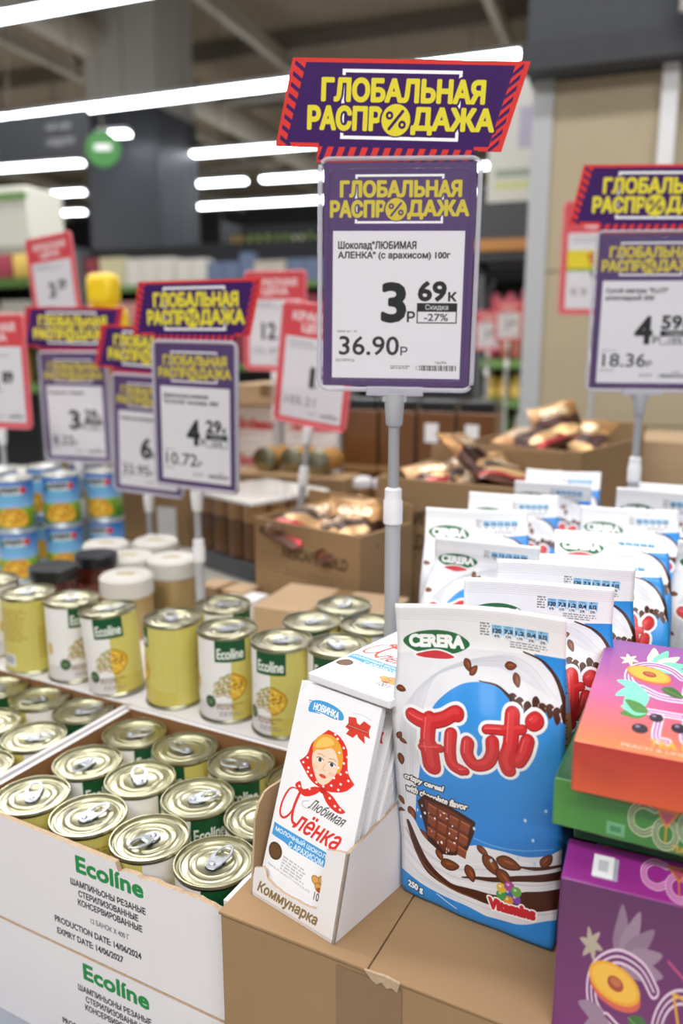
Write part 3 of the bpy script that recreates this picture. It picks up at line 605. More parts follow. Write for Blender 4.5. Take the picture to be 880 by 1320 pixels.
for x, y in ((-.5, .75), (.42, .36), (1.35, 2.0), (-1.3, 2.9)): box('leg', x - .025, x + .025, y - .025, y + .025, 0, TZ - .03, STEEL, tb)

# ------------------------------------------------------------------ mushroom cans
def make_can(name='mushroom_can', h=.110, r=.0365, label=M_CAN, tin=TIN, tab=True, rim=TINR):
    t = thing(name)
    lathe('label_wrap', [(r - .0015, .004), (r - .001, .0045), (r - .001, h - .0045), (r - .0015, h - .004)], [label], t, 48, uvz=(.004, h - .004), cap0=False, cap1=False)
    lathe('bottom_rim', [(r - .004, .0005), (r, 0), (r + .0008, .002), (r - .0006, .0048), (r - .0013, .0048)], [rim], t, 48, cap1=False)
    q = h
    ld = lathe('lid', [(r - .0014, q - .005), (r - .0006, q - .0048), (r + .0008, q - .002), (r, q), (r - .0012, q), (r - .0022, q - .0034), (r - .004, q - .0036), (r - .0048, q - .0024), (r - .0062, q - .0024), (r - .007, q - .0034),
                    (r - .0115, q - .0034), (r - .0128, q - .0026), (r - .0145, q - .0034), (r - .0185, q - .0034), (r - .0195, q - .0028), (r - .021, q - .0034), (.003, q - .0034), (.0001, q - .0034)], [tin], t, 48, cap0=False, cap1=False)
    if tab:
        # ring pull: oval ring, nose and rivet
        V = []; F = []; n = 28
        for k, (z, g) in enumerate(((0, 0), (.0014, 0), (.0014, 1), (0, 1))):
            for i in range(n):
                a = 2 * math.pi * i / n; x = .0135 * math.cos(a); y = (.0086 - .0012 * math.cos(a)) * math.sin(a)
                if g: x = x * .64 + .0022; y = y * .62
                V.append((x, y, z + .0012 * (1 + x / .0135)))
        for k in range(4):
            for i in range(n): F.append((k * n + i, k * n + (i + 1) % n, ((k + 1) % 4) * n + (i + 1) % n, ((k + 1) % 4) * n + i))
        ox, oz = .010, q - .0026
        V = [(x + ox, y, z + oz) for x, y, z in V]
        b = len(V)
        for z in (0, .0014):
            for x, y in ((-.0005, -.006), (-.0085, -.0072), (-.0155, -.0045), (-.0165, 0), (-.0155, .0045), (-.0085, .0072), (-.0005, .006)): V.append((x + ox * .7, y, z + oz))
        F += [tuple(range(b + 7, b + 14)), tuple(reversed(range(b, b + 7)))] + [(b + (i + 1) % 7, b + i, b + 7 + i, b + 7 + (i + 1) % 7) for i in range(7)]
        b = len(V)
        for z, rr in ((0, .0032), (.0024, .003), (.0029, .0018)):
            for i in range(12): V.append((ox * .7 - .0115 + rr * math.cos(i * math.pi / 6), rr * math.sin(i * math.pi / 6), z + oz))
        for k in range(2):
            for i in range(12): F.append((b + k * 12 + i, b + k * 12 + (i + 1) % 12, b + (k + 1) * 12 + (i + 1) % 12, b + (k + 1) * 12 + i))
        F.append(tuple(range(b + 24, b + 36)))
        p = mesh('pull_tab', V, F, TAB, ld, bev=.0004, seg=1)
    return t
can0 = make_can(); can0_used = [False]
def put_can(x, y, z, la, ta, label, group, tilt=(0, 0)):
    """la: heading of the label's middle, ta: heading of the ring pull (degrees, 0 = towards the viewer, turning right)"""
    if not can0_used[0]: o = can0; can0_used[0] = True
    else: o = dup(can0, (0, 0, 0))
    o.location = (x, y, z); o.rotation_euler = (R(tilt[0]), R(tilt[1]), R(la))
    for c in o.children:
        if c.name.startswith('lid'): c.rotation_euler = (0, 0, R(ta - la - 90))
    tag(o, label, 'can', group); return o
rnd = random.Random(11)
ux, uy, vx, vy = -.887, .462, .462, .887          # along the tray to the left, and away from the viewer
GN = 'open mushroom cans in the near white tray'
A0 = (-.1115, .6205); TH = 27.5
names_c = ['rightmost', 'second from right', 'third from right', 'leftmost']
labs = {(0, 0): 20, (1, 0): 100, (2, 0): -160, (3, 0): 150, (0, 1): 0, (1, 1): 30, (2, 1): 75, (3, 1): 40, (0, 2): -10, (1, 2): 10, (2, 2): -20, (3, 2): 45}
tabs = {(0, 0): 150, (1, 0): -40, (2, 0): 140, (3, 0): 190, (0, 1): 160, (1, 1): 110, (2, 1): 200, (3, 1): -20, (0, 2): 10, (1, 2): -90, (2, 2): -120, (3, 2): 100}
rows = ['front', 'middle', 'back']
for j in range(3):
    for i in range(4):
        x = A0[0] + ux * .0755 * i + vx * .0745 * j + rnd.uniform(-.001, .001); y = A0[1] + uy * .0755 * i + vy * .0745 * j + rnd.uniform(-.001, .001)
        if j == 2: x += -ux * -.0 ; 
        ii = i
        put_can(x, y, .995, labs[(i, j)], tabs[(i, j)], f'{names_c[ii]} ring-pull mushroom can in the {rows[j]} row of the near white tray', GN)
# tray walls
def tray(name, corner, th, Wd, Dp, z0, z1, label, cat='tray', group=None, printed=True, torn=False, both=None, bot=True):
    t = thing(name, (corner[0], corner[1], z0), th, label, cat, group); h = z1 - z0; w = .005
    # local x runs left->right, origin at the front right outer corner
    top = [(0, h), (0, 0), (-Wd, 0), (-Wd, h)]
    if torn:
        rg = random.Random(4); top = [(-Wd, 0), (0, 0), (0, h - .010)]
        xs = np.linspace(-.004, -.115, 26)
        for x in xs: top.append((x, h - .007 - .006 * math.sin((x + .0) * 28) + rg.uniform(-.0012, .0012) - (.003 if -.09 < x < -.03 else 0)))
        top += [(-.118, h), (-Wd, h + .003)]
    prism('front_panel', top, 0, w, [M_TRAY if printed else WCARD, CARD_D, FLUTE], t, uvb=(-.3, 0, -.001, .115))
    box('back_panel', -Wd, 0, Dp - w, Dp, 0, h + .002, [WCARD, CARD_D], t, fm=[0, 0, 1, 0, 0, 0])
    box('side_panel', -Wd, -Wd + w, w, Dp - w, 0, h, [WCARD, CARD_D], t, fm=[0, 1, 0, 0, 0, 0])
    box('side_panel', -w, 0, w, Dp - w, 0, h, [WCARD, CARD_D], t, fm=[1, 0, 0, 0, 0, 0])
    if bot: box('bottom_panel', -Wd + w, -w, w, Dp - w, 0, .003, CARD_D, t)
    return t
cor = (A0[0] + .0410 * .887 - .0425 * .462, A0[1] - .0410 * .462 - .0425 * .887)
WD, DP = .318, .240
tray('can_tray', cor, TH, WD, DP, .991, 1.104, 'white cardboard tray of ring-pull cans with torn front edge, beside brown carton', torn=True)
tray('can_tray', (cor[0], cor[1] - .002), TH, WD, DP, .8785, .990, 'closed white printed tray at bottom left, directly under the near can tray')
def along(c, a, b): return (c[0] + ux * a + vx * b, c[1] + uy * a + vy * b)
lc = along(cor, WD + .004, .004)
tray('can_tray', lc, TH, WD, DP, .991, 1.106, 'white tray of cans cut off by the left edge of the picture', printed=False)
tray('can_tray', along(cor, WD + .004, .004), TH, WD, DP, .8785, .990, 'closed white tray under the left can tray', printed=False)
GL = 'open mushroom cans in the left white tray'
L0 = along(lc, .043, .05); labs2 = [0, 60, 200, 100, 30, 140, 0, 90, 10]; tabs2 = [-20, 30, 160, 90, -150, 60, 110, -60, 20]
cn = ['rightmost', 'middle', 'left']
for j in range(3):
    for i in range(3):
        x, y = along(L0, .0755 * i, .0765 * j); k = j * 3 + i
        put_can(x, y, .995, labs2[k], tabs2[k], f'{cn[i]} ring-pull mushroom can in the {rows[j]} row of the left white tray', GL)
# rear stack of trays carrying the upright cans
rc = along(cor, .03, DP + .006)
for z0, z1, q in ((.8785, .990, 'lower'), (.991, 1.1035, 'upper')):
    b = thing('closed_tray', (rc[0], rc[1], z0), TH, f'{q} closed white carton under the upright mushroom cans behind the trays', 'carton')
    box('carton_body', -.78, 0, 0, .235, 0, z1 - z0, WCARD, b, bev=.001)
    box('top_flap', -.78, 0, .0, .235, z1 - z0, z1 - z0 + .001, WCARD, b)
GB = 'upright mushroom cans behind the trays'
ZB = 1.105
back = [(-.437, 1.055, 165, 190, 'yellow-backed upright mushroom can, first from the left edge'), (-.367, 1.027, 42, 200, 'upright mushroom can half hidden behind the tilted white can'),
        (-.297, .982, 14, 120, 'slightly tilted upright mushroom can with white side and green brand patch'), (-.214, .949, -75, 200, 'upright can showing mostly plain yellow back, right of the tilted can'),
        (-.139, .912, 14, 110, 'upright can with green brand patch and mushrooms, centre of the back row'), (-.070, .873, -18, 95, 'rightmost front upright can, yellow side with green brand patch'),
        (-.157, 1.003, 60, 95, 'upright can behind the centre can, only lid and green rim showing'), (.003, 1.000, 30, 160, 'upright can farthest back beside the tan carton'),
        (-.037, .938, 10, 120, 'upright can behind the rightmost brand can, left of pair of lids'), (.034, .925, 100, 60, 'upright can next to the sign pole, lid and green rim'),
        (-.004, .856, -20, 200, 'upright can lowest and nearest behind the chocolate bars'), (-.512, 1.115, 120, 40, 'upright can lid peeping in at the far left edge')]
for i, (x, y, la, ta, nm) in enumerate(back):
    put_can(x, y, ZB, la, ta, nm, GB, (0, 0) if i != 2 else (-3, -4))

# ------------------------------------------------------------------ brown carton in front
BT = 1.110
bc = thing('brown_carton', (-.0965, .5505, TZ), 27.3, 'large brown taped carton in front carrying the chocolate display and cereal bag', 'carton')
hb = BT - TZ - .003
box('carton_body', 0, .258, 0, .36, 0, hb, CARD, bc, bev=.0015)
box('top_flap', -.0005, .262, -.001, .1335, hb, hb + .003, CARD_L, bc) if False else None
# two flaps meet on a seam running away from the viewer
box('top_flap', -.001, .1295, -.0015, .36, hb + .0002, hb + .0032, CARD, bc, bev=.0008)
box('top_flap', .1305, .2585, -.0015, .36, hb + .0002, hb + .0028, CARD, bc, bev=.0008)
box('tape', .105, .157, -.0008, -.0002, .03, hb - .004, TAPE, bc)
box('tape', .12, .143, -.0012, .0, hb - .03, hb - .001, CARD_L, bc) if False else None
rg = random.Random(8)
prism('torn_edge', [(.128, hb + .003), (.134, hb - .003)] + [(.134 + .004 * i, hb - .004 + rg.uniform(-.002, .002)) for i in range(1, 6)] + [(.156, hb + .0025), (.146, hb + .004)], -.0025, -.0008, [FLUTE, FLUTE, FLUTE], bc)
bd = thing('brown_carton', (.092, .905, TZ), 22, 'brown carton hidden under the rear cereal bags', 'carton')
box('carton_body', 0, .42, 0, .36, 0, BT - TZ, CARD, bd, bev=.001)

# ------------------------------------------------------------------ chocolate display
dq, dl = (.64, .77), (-.77, .64); DT = 39.7
D0 = (-.006, .513)
dsp = thing('display_box', (D0[0], D0[1], BT + .0005), DT, 'white cardboard display box with torn front lip holding white chocolate bars', 'box')
# local x: left(-) .. 0 right ; y away
lip = Canvas(90, 80, 8, '#e6e1e0'); lip.text('Коммунарка', 7, 66.5, 70, 76.5, '#8a744c', bold=.4, shear=.25, rot=0)
lip.rect(0, 77.5, 90, 80, '#cfc6c2')
M_LIP = imgmat('display_lip', lip, .7, spec=.2)
side = Canvas(130, 90, 6, '#e4e2e5'); side.poly([(86, 36), (94, 24), (99, 34), (106, 20), (106, 60), (100, 76), (94, 62), (86, 76), (88, 58), (84, 48)], '#b5332f'); side.poly([(84, 44), (106, 36), (106, 52), (84, 60)], '#7c4a34'); side.rect(122, 0, 130, 90, '#e4e2e5')
M_SIDE = imgmat('display_side', side, .7, spec=.2)
rg = random.Random(2)
WX = .089
pts = [(-WX, 0), (0, 0), (0, .067), (-.008, .0655), (-.0205, .062)]
for i in range(9): pts.append((-.0205 + rg.uniform(-.0006, .0006), .056 - i * .0048))
for i in range(17):
    t = i / 16; pts.append((-.0225 - t * .047, .0165 - .002 * math.sin(t * 3.1) + rg.uniform(-.0005, .0005)))
pts += [(-.0745, .0185), (-.0765, .0235), (-.080, .025), (-.0835, .023), (-WX, .021)]
KS = .26                                                            # the whole box leans back with its load
def lean_back(o, flare=0):
    for v in o.data.vertices: v.co.y += KS * v.co.z; v.co.x -= flare * v.co.z
lean_back(prism('front_lip', pts, 0, .0022, [M_LIP, WCARD, FLUTE], dsp, uvb=(-.09, 0, 0, .08)))
def side_wall(nm, x, top, m, flip=False, flare=0):
    n = len(top); V = []
    for X in (x, x + .0022):
        V += [(X, 0, 0), (X, top[-1][0], 0)] + [(X, y, z) for y, z in reversed(top)]
    k = n + 2; F = [tuple(range(k)), tuple(reversed(range(k, 2 * k)))] + [(i, i + k, (i + 1) % k + k, (i + 1) % k) for i in range(k)]
    F = [tuple(reversed(f)) for f in F]
    uv = [[(V[i][1] / .13, V[i][2] / .09) for i in f] for f in F]
    o = mesh(nm, V, F, m, dsp, [0, 1] + [2] * k, uv); lean_back(o, flare); return o
rt = [(0, .067), (.01, .0685), (.022, .070)] + [(.022 + .108 * t, .070 + .024 * t + rg.uniform(-.0007, .0007)) for t in np.linspace(.05, 1, 18)]
side_wall('side_wall', -.0022, rt, [CARD_D, M_SIDE, FLUTE])
lt = [(0, .021), (.0, .058), (.004, .068), (.010, .074)] + [(.010 + .120 * t, .074 + .012 * t + rg.uniform(-.0006, .0006)) for t in np.linspace(.05, 1, 12)]
side_wall('side_wall', -WX, lt, [WCARD, CARD, FLUTE], flare=.17)
lean_back(box('back_wall', -WX, 0, .128, .130, 0, .095, [WCARD, CARD_D], dsp, fm=[0, 0, 1, 0, 0, 0]))
box('bottom_panel', -WX + .002, -.002, .002, .128, 0, .002, CARD_D, dsp)
def make_bar():
    t = thing('chocolate_bar'); w, L, d = .083, .172, .0085
    # pillow-soft wrapped slab standing on its short end; front looks to -y
    nx, nz = 10, 16; V = []; F = []; uv = []; fm = []
    def zp(i): return L * i / nz
    def grid(y, sgn):
        b = len(V)
        for j in range(nz + 1):
            for i in range(nx + 1):
                u, v = i / nx, j / nz; e = min(u, 1 - u, v, 1 - v); r = min(1, e / .05); V.append((w * (u - .5), y + sgn * (.0014 * (1 - r)) , L * v))
        for j in range(nz):
            for i in range(nx):
                q = (b + j * (nx + 1) + i, b + j * (nx + 1) + i + 1, b + (j + 1) * (nx + 1) + i + 1, b + (j + 1) * (nx + 1) + i)
                if sgn < 0: q = tuple(reversed(q))
                F.append(q); uv.append([((V[k][0] / w) + .5, V[k][2] / L) for k in q]); fm.append(0 if sgn > 0 else 1)
        return b
    grid(-d / 2, 1); sl = mesh('wrapper_front', V, F, [M_BAR, WRAP], t, fm, uv, sm=True)
    box('wrapper_body', -w / 2, w / 2, -d / 2 + .0012, d / 2, 0, L, [WRAP, M_BARS], t, fm=[0, 0, 0, 0, 0, 0], bev=.0015)
    # side print
    V2 = [(w / 2 + .0002, -d / 2 + .002, 0.004), (w / 2 + .0002, d / 2 - .001, .004), (w / 2 + .0002, d / 2 - .001, L - .004), (w / 2 + .0002, -d / 2 + .002, L - .004)]
    mesh('side_print', V2, [(0, 1, 2, 3)], M_BARS, t, None, [[(0, 1), (0, 0), (1, 0), (1, 1)]])
    # folded flap at the end
    mesh('end_fold', [(-w / 2 + .002, -d / 2 + .002, L), (w / 2 - .002, -d / 2 + .002, L), (w / 2 - .012, d / 2 - .001, L + .0012), (-w / 2 + .012, d / 2 - .001, L + .0012)], [(0, 1, 2, 3)], WRAP, t)
    return t
bar0 = make_bar()
def dloc(x, y): return (D0[0] + x * .77 + y * .64, D0[1] - x * .64 + y * .77)
def put_bar(x, y, z, lean, lab, first=False, yaw=0, roll=0):
    o = bar0 if first else dup(bar0, (0, 0, 0)); a = dloc(x, y); o.location = (a[0], a[1], z)
    o.rotation_mode = 'XYZ'; o.rotation_euler = (R(-lean), R(roll), R(-DT + yaw)); tag(o, lab, 'chocolate bar', 'white peanut chocolate bars'); return o
put_bar(-.0445, .0085, BT + .004, 19, 'front standing white chocolate bar with kerchief girl, facing the viewer', True)
nm = ['second', 'third', 'fourth', 'fifth', 'sixth', 'seventh']
for i in range(6): qb = put_bar(-.0445 + .0012 * (i % 2), .0215 + i * .0112, BT + .004, 22 + i * .2, f'{nm[i]} standing chocolate bar from the front, only its white edge showing'); qb.scale = (1, 1, .935)
ztop = 1.2885
for k, (dx, dy, yw, lab) in enumerate([(0, .0165, 0, 'top lying chocolate bar with kerchief girl, face up on the stack'), (.001, .033, -1.5, 'middle lying chocolate bar under the face-up one'), (-.001, .036, 1.5, 'lowest lying chocolate bar resting on the standing ones')]):
    put_bar(-.0355 + dx, .0430 + dy, ztop - .0045 - k * .0092, 89.9, lab, yaw=yw)

# ------------------------------------------------------------------ cereal bags
def bag_mesh(seed, W=.124, Hh=.25, T=.056, lean=0.0, twist=0.0, flop=0.0, slump=0.0, sh=0.0):
    nf, ng, nz = 30, 6, 72; off = Vector((seed * 7.3, seed * 3.1, 0))
    V = []; F = []; uv = []; P = []
    for i in range(nf): P.append(('f', i / nf))
    for i in range(ng): P.append(('r', i / ng))
    for i in range(nf): P.append(('b', i / nf))
    for i in range(ng): P.append(('l', i / ng))
    n = len(P)
    def U(k):
        if k >= n: return 1.0
        s, t = P[k]; return {'f': 130 * t, 'r': 130 + 25 * t, 'b': 155 + 130 * t, 'l': 285 + 25 * t}[s] / 310
    for j in range(nz + 1):
        v = j / nz; z = v * Hh
        s = min(1, max(0, (v - .60) / .30)); s = s * s * (3 - 2 * s); th = T / 2 * (1 - s) + .0012 * s
        rb = .34 * min(1, .25 + v * 4); hw = W / 2 * (1 - .03 * s + .035 * math.sin(math.pi * min(1, v / .85)))
        if v < .02: hw *= 1 - .02 * (1 - v / .02); th *= 1 - .06 * (1 - v / .02)
        g = 1 - s
        for sd, t in P:
            if sd in 'fb':
                a = 2 * t - 1; x = hw * a; y = -th * (1 - rb * abs(a) ** 3 * g); 
                if sd == 'b': x, y = -x, -y
            else:
                yy = (-1 + 2 * t) * th * (1 - rb * g); x = hw - .010 * g * max(0, 1 - (2 * t - 1) ** 2) * min(1, v * 2.2) ; y = yy
                if sd == 'l': x, y = -x, -y
            p = Vector((x * 14, y * 14, z * 9)) + off
            fo = (1 - abs(2 * t - 1) ** 4) if sd in 'fb' else .4
            d = noise.noise(p) * .0060 * g * fo + noise.noise(p * 2.7) * .0024 * fo * (.3 + .7 * g) + .0035 * g * fo * max(0, noise.noise(Vector((x * 30 + z * 18, z * 8, seed)))) * (1 if v > .45 else .4)
            sgn = -1 if (sd == 'f') else 1 if sd == 'b' else 0
            y += sgn * d
            # creases that gather under the flat seal
            if sd in 'fb' and .60 < v < .9: y += sgn * .0012 * math.sin(x * 260 + seed + 3 * noise.noise(Vector((z * 20, seed, 0)))) * math.sin(math.pi * (v - .6) / .3)
            if v > .945: y += .0005 * math.sin((v - .945) * Hh * 2 * math.pi / .0022)
            y += lean * v ** 1.6 + .006 * s * math.sin(x / W * 3 + seed)
            zz = z - slump * v * v + .003 * s * math.sin(x / W * 2.6 + seed * 1.7)
            if flop and v > .84:
                q = (v - .84) * Hh; a = flop * min(1, q / .02); y += math.sin(a) * q; zz -= (1 - math.cos(a)) * q
            x += sh * v
            c, d2 = math.cos(twist * v), math.sin(twist * v)
            V.append((x * c - y * d2, x * d2 + y * c, zz))
    for j in range(nz):
        for k in range(n):
            k2 = (k + 1) % n; F.append((j * n + k, j * n + k2, (j + 1) * n + k2, (j + 1) * n + k))
            uv.append([(U(k), j / nz), (U(k + 1), j / nz), (U(k + 1), (j + 1) / nz), (U(k), (j + 1) / nz)])
    F.append(tuple(reversed(range(n)))); uv.append([(0, 0)] * n); F.append(tuple(range(nz * n, nz * n + n))); uv.append([(0, 1)] * n)
    me = bpy.data.meshes.new('cereal_bag'); me.from_pydata(V, [], F); me.materials.append(M_BAG)
    l = me.uv_layers.new(name='UVMap'); flat = [c for f in uv for q in f for c in q]; l.data.foreach_set('uv', flat)
    me.polygons.foreach_set('use_smooth', [True] * len(F)); me.update(); return me
bagA = bag_mesh(1, W=.126, lean=-.020, twist=R(16), sh=-.012); bagB = bag_mesh(2, lean=-.004, twist=R(6)); bagC = bag_mesh(3, lean=.035, flop=R(15), slump=.012); bagD = bag_mesh(4, lean=.045, twist=R(-10), flop=R(-20), slump=.016); bagE = bag_mesh(5, lean=.03, twist=R(8), flop=R(60), slump=.012); bagF = bag_mesh(6, lean=.06, twist=R(8), slump=.022)
GBG = 'white and blue cereal bags'
bags = [(bagA, .1165, .560, 33, 0, 'frontmost blue and white cereal bag on the brown carton, whole front in view'),
        (bagB, .161, .622, 8, 0, 'second cereal bag, directly behind the frontmost one'),
        (bagB, .199, .680, 8, 0, 'third cereal bag, behind the orange tea box'),
        (bagD, .140, .800, 20, 0, 'left cereal bag next to the sign pole with part of the red word showing'),
        (bagC, .155, .882, 8, .012, 'second cereal bag behind the sign pole'),
        (bagC, .225, 1.025, 14, .004, 'third bag up the left column of cereal bags, oval logo in view'),
        (bagD, .300, 1.15, 24, .004, 'fourth bag up the left column of cereal bags'),
        (bagC, .352, 1.255, 20, .0, 'farthest bag at the top of the left column of cereal bags'),
        (bagE, .262, .752, 14, 0, 'right column bag with its top folded over, behind the third bag'),
        (bagE, .292, .825, 22, .008, 'right column bag leaning with only half its oval logo showing'),
        (bagF, .352, .925, 20, .010, 'right column bag in the middle, green oval logo part hidden'),
        (bagB, .425, 1.025, 16, .002, 'right column bag near the top with full oval logo'),
        (bagC, .488, 1.125, 18, 0, 'farthest bag at the top right, cut by the picture edge'),
        (bagD, .405, .785, 20, 0, 'cereal bag at the right edge of the picture, only its side showing')]
for me, x, y, th, dz, lab in bags:
    o = bpy.data.objects.new('cereal_bag', me); COL.objects.link(o); o.location = (x, y, BT + .001 + dz); o.rotation_euler = (0, 0, R(-th)); tag(o, lab, 'cereal bag', GBG)

# ------------------------------------------------------------------ tea boxes
MT = {k: imgmat(k + '_tea_face', tea_face(k), .35, coat=.3) for k in ('purple', 'orange', 'green')}
ME = {k: imgmat(k + '_tea_edge', tea_edge(k), .35, coat=.3) for k in ('purple', 'orange', 'green', 'dark')}
MS = {'purple': mat('tea_purple_side', '#8c2c80', .35), 'orange': mat('tea_orange_side', '#c23a2a', .35), 'green': mat('tea_green_side', '#4d9a40', .35), 'dark': mat('tea_dark_side', '#14512f', .35)}
def tea_box(x, y, z, th, W, D, Hh, face, top, sidem, label, wrap=True):
    t = thing('tea_box', (x, y, z), th, label, 'tea box')
    box('carton_body', 0, W, 0, D, 0, Hh, [sidem, face, top], t, fm=[0, 0, 1, 0, 0, 2], bev=.0012)
    if wrap:
        e = .0006; rg = random.Random(int(x * 1e4)); V = []; F = []
        # gathered corner of the film
        V = []; F = []
        for i in range(9):
            a = i / 8; V += [(-.001 + .04 * a, -.0012 - .0016 * (i % 2), Hh * (.15 + .75 * a if i % 2 else .1)), (.0 + .012 * a, -.0016 + .0008 * (i % 2), Hh * (.9 - .3 * a))]
        for i in range(8): F.append((i * 2, i * 2 + 1, i * 2 + 3, i * 2 + 2))
        mesh('film_fold', V, F, FILM, t)
    return t
tea_box(.139, .443, 1.027, 22.2, .155, .045, .193, MT['purple'], ME['purple'], MS['purple'], 'purple tea box standing on edge at the bottom right corner', False)
tea_box(.1585, .484, 1.2202, 24, .155, .19, .0195, ME['dark'], MS['dark'], MS['dark'], 'dark green tea box sandwiched under the lighter green one', False)
tea_box(.139, .470, 1.240, 26, .155, .193, .034, ME['green'], MT['green'], MS['green'], 'green tea box lying under the orange and violet one')
tea_box(.1448, .4535, 1.2745, 24, .155, .193, .0345, ME['orange'], MT['orange'], MS['orange'], 'orange and violet tea box on top of the stack, peach picture on lid')
sc = thing('support_carton', (.188, .494, TZ), 27.5, 'plain carton hidden behind the purple tea box under the tea stack', 'carton')
box('carton_body', 0, .145, 0, .15, 0, 1.220 - TZ, CARD, sc)
sc = thing('support_carton', (.1415, .447, TZ), 22.2, 'plain red carton under the purple tea box', 'carton')
box('carton_body', 0, .155, 0, .043, 0, 1.0265 - TZ, mat('red_carton', '#7a2420', .6), sc)
tea_box(.318, .612, 1.235, 24, .2, .19, .06, ME['green'], MT['green'], MS['green'], 'green tea box peeping in at the right edge behind the orange one')

# ------------------------------------------------------------------ price signs
HWD, HHT = .157, .224
def rounded(w, h, r, n=5):
    P = []
    for cx, cz, a0 in ((w / 2 - r, h - r, 0), (-w / 2 + r, h - r, 90), (-w / 2 + r, r, 180), (w / 2 - r, r, 270)):
        for i in range(n + 1): a = R(a0 + 90 * i / n); P.append((cx + r * math.cos(a), cz + r * math.sin(a)))
    return P
RED_RIM = mat('red_plastic_rim', '#e2707a', .4); GREY_RIM = mat('milky_plastic_rim', '#b9b6c4', .3)
def price_sign(label, x, y, zb, z0, yaw, sheet, roll=0, topper=True, troll=0, red=False, rot=None, hi=True, s=1.0, group=None, tdx=0):
    t = thing('price_sign', (x, y, z0), yaw, label, 'price sign', group); h = zb - z0
    if rot: t.rotation_euler = rot
    def put(o): o.location = (0, 0, h); o.rotation_euler = (0, R(roll), 0); return o
    w, hh = HWD * s, HHT * s
    lathe('base_plate', [(.001, 0), (.03, 0), (.03, .002), (.006, .004), (.005, .012), (.001, .012)], PLAST, t, 20)
    zm = h - (.118 if hi else .10)
    lathe('pole_lower', [(.0078, .004), (.0078, zm)], PLAST2, t, 20); lathe('pole_upper', [(.0055, zm - .01), (.0055, h - .008)], PLAST, t, 16)
    lathe('collar', [(.0082, zm - .018), (.0098, zm - .017), (.0098, zm + .006), (.0086, zm + .008), (.0086, zm + .018), (.0064, zm + .020)], WHITE, t, 20)
    lathe('pole_cap', [(.0066, h - .036), (.0082, h - .034), (.0098, h - .012), (.0098, h - .004), (.004, h - .004)], WHITE if not hi else PLAST2, t, 20)
    if hi: put(box('clip', -.028, .028, -.006, .006, -.006, .003, RIM, t, bev=.001)); put(box('clip_foot', -.012, .012, -.005, .005, -.012, -.004, RIM, t, bev=.001))
    # sheet, clear pane and moulded rim
    put(box('price_sheet', -w / 2 + .0035, w / 2 - .0035, -.0009, -.0001, .0035, hh - .0035, [WHITE, sheet], t, fm=[0, 0, 1, 0, 0, 0]))
    put(prism('clear_pane', rounded(w, hh, .008), -.0019, -.0012, CLEAR, t))
    P = rounded(w, hh, .009 * s); rim = RED_RIM if red else (RIM if hi else GREY_RIM)
    put(tube('rim', [(a, 0, b) for a, b in P], .0024 * (1 if hi else 1.2), rim, t, 8, closed=True))
    if hi: put(tube('inner_rim', [(a, -.0022, b + .009) for a, b in rounded(w - .018, hh - .018, .006)], .0009, CLEAR, t, 6, closed=True))
    if topper:
        u = .2437 / 326 * s; pts = [((a - 160) * u * .99, b * u * 1.03) for a, b in TOP_OUT]
        o = prism('sale_topper', pts, .0002, .0016, [M_TOP, mat('topper_back', '#c9c9cf', .6), mat('topper_edge', '#c8342e', .6)], t)
        zt = hh - .005; c, d = math.cos(R(roll)), math.sin(R(roll)); o.location = (zt * d + tdx, 0, h + zt * c); o.rotation_euler = (0, R(roll + troll), 0)
    return t
def sheetmat(n, *a, **k): return imgmat(n, price_sheet(*a, **k), .4, spec=.4)
S_MAIN = sheetmat('chocolate_price', 'Шоколад"ЛЮБИМАЯ', 'АЛЕНКА" (с арахисом) 100г', '3', '69', '36.90', k=6)
S_459 = sheetmat('cereal_price', 'Сухой завтрак "FLUTI"', 'шоколадный 250г', '4', '59', '18.36', k=4, disc='-18%')
S_429 = sheetmat('mushroom_price', 'Шампиньоны резаные', '"ECOLINE" консерв. 400г', '4', '29', '10.72', k=3, disc='-20%')
S_329 = sheetmat('corn_price', 'Кукуруза сладкая', '', '3', '29', '8.22', k=2.5, disc='-15%')
S_6 = sheetmat('coffee_price', 'Кофе растворимый', '', '6', '49', '32.95', k=2.5, disc='-25%')
S_12 = sheetmat('red_twelve', 'Конфеты', '', '12', '49', '131.47', k=2.5, red=True)
S_1 = sheetmat('red_one', 'Кофе растворимый', '', '1', '29', '105.21', k=2.5, red=True)
S_3 = sheetmat('red_three', 'Вода', '', '3', '29', '5.20', k=2, red=True)
S_5 = sheetmat('red_five', 'Напиток', '', '5', '89', '8.13', k=2, red=True)
price_sign('largest central price sign with purple sale topper, reading 3 69', .0525, .79, 1.507, BT, 5, S_MAIN, roll=.6, troll=1.9, s=.953, tdx=-.005)
price_sign('right-hand purple price sign reading 4 59, cut by the picture edge', .4415, 1.18, 1.484, 1.105, 6, S_459, roll=.3, troll=.6)
price_sign('purple price sign reading 4 29 standing over the mushroom cans', -.226, 1.215, 1.331, 1.102, 28, S_429, roll=1.2, troll=-.5, hi=False)
price_sign('purple price sign reading 3 29 above the blue corn cans', -.548, 1.64, 1.312, 1.102, 16, S_329, roll=0, troll=1, hi=False)
price_sign('purple price sign half hidden behind the one reading 4 29', -.372, 1.50, 1.270, 1.102, 22, S_6, roll=2.5, troll=1, hi=False)
price_sign('red and white price sign reading 12, left of the central sign', -.157, 1.90, 1.492, 1.102, 22, S_12, roll=1, topper=False, red=True, hi=False)
price_sign('tilted red and white price sign touching the central sign', -.095, 1.53, 1.402, 1.102, 0, S_1, topper=False, red=True, hi=False, rot=(0, R(7), R(-28)))
price_sign('tall red and white price sign tilted left, behind the corn cans', -.735, 2.12, 1.60, 1.102, 26, S_3, roll=-5, topper=False, red=True, hi=False)
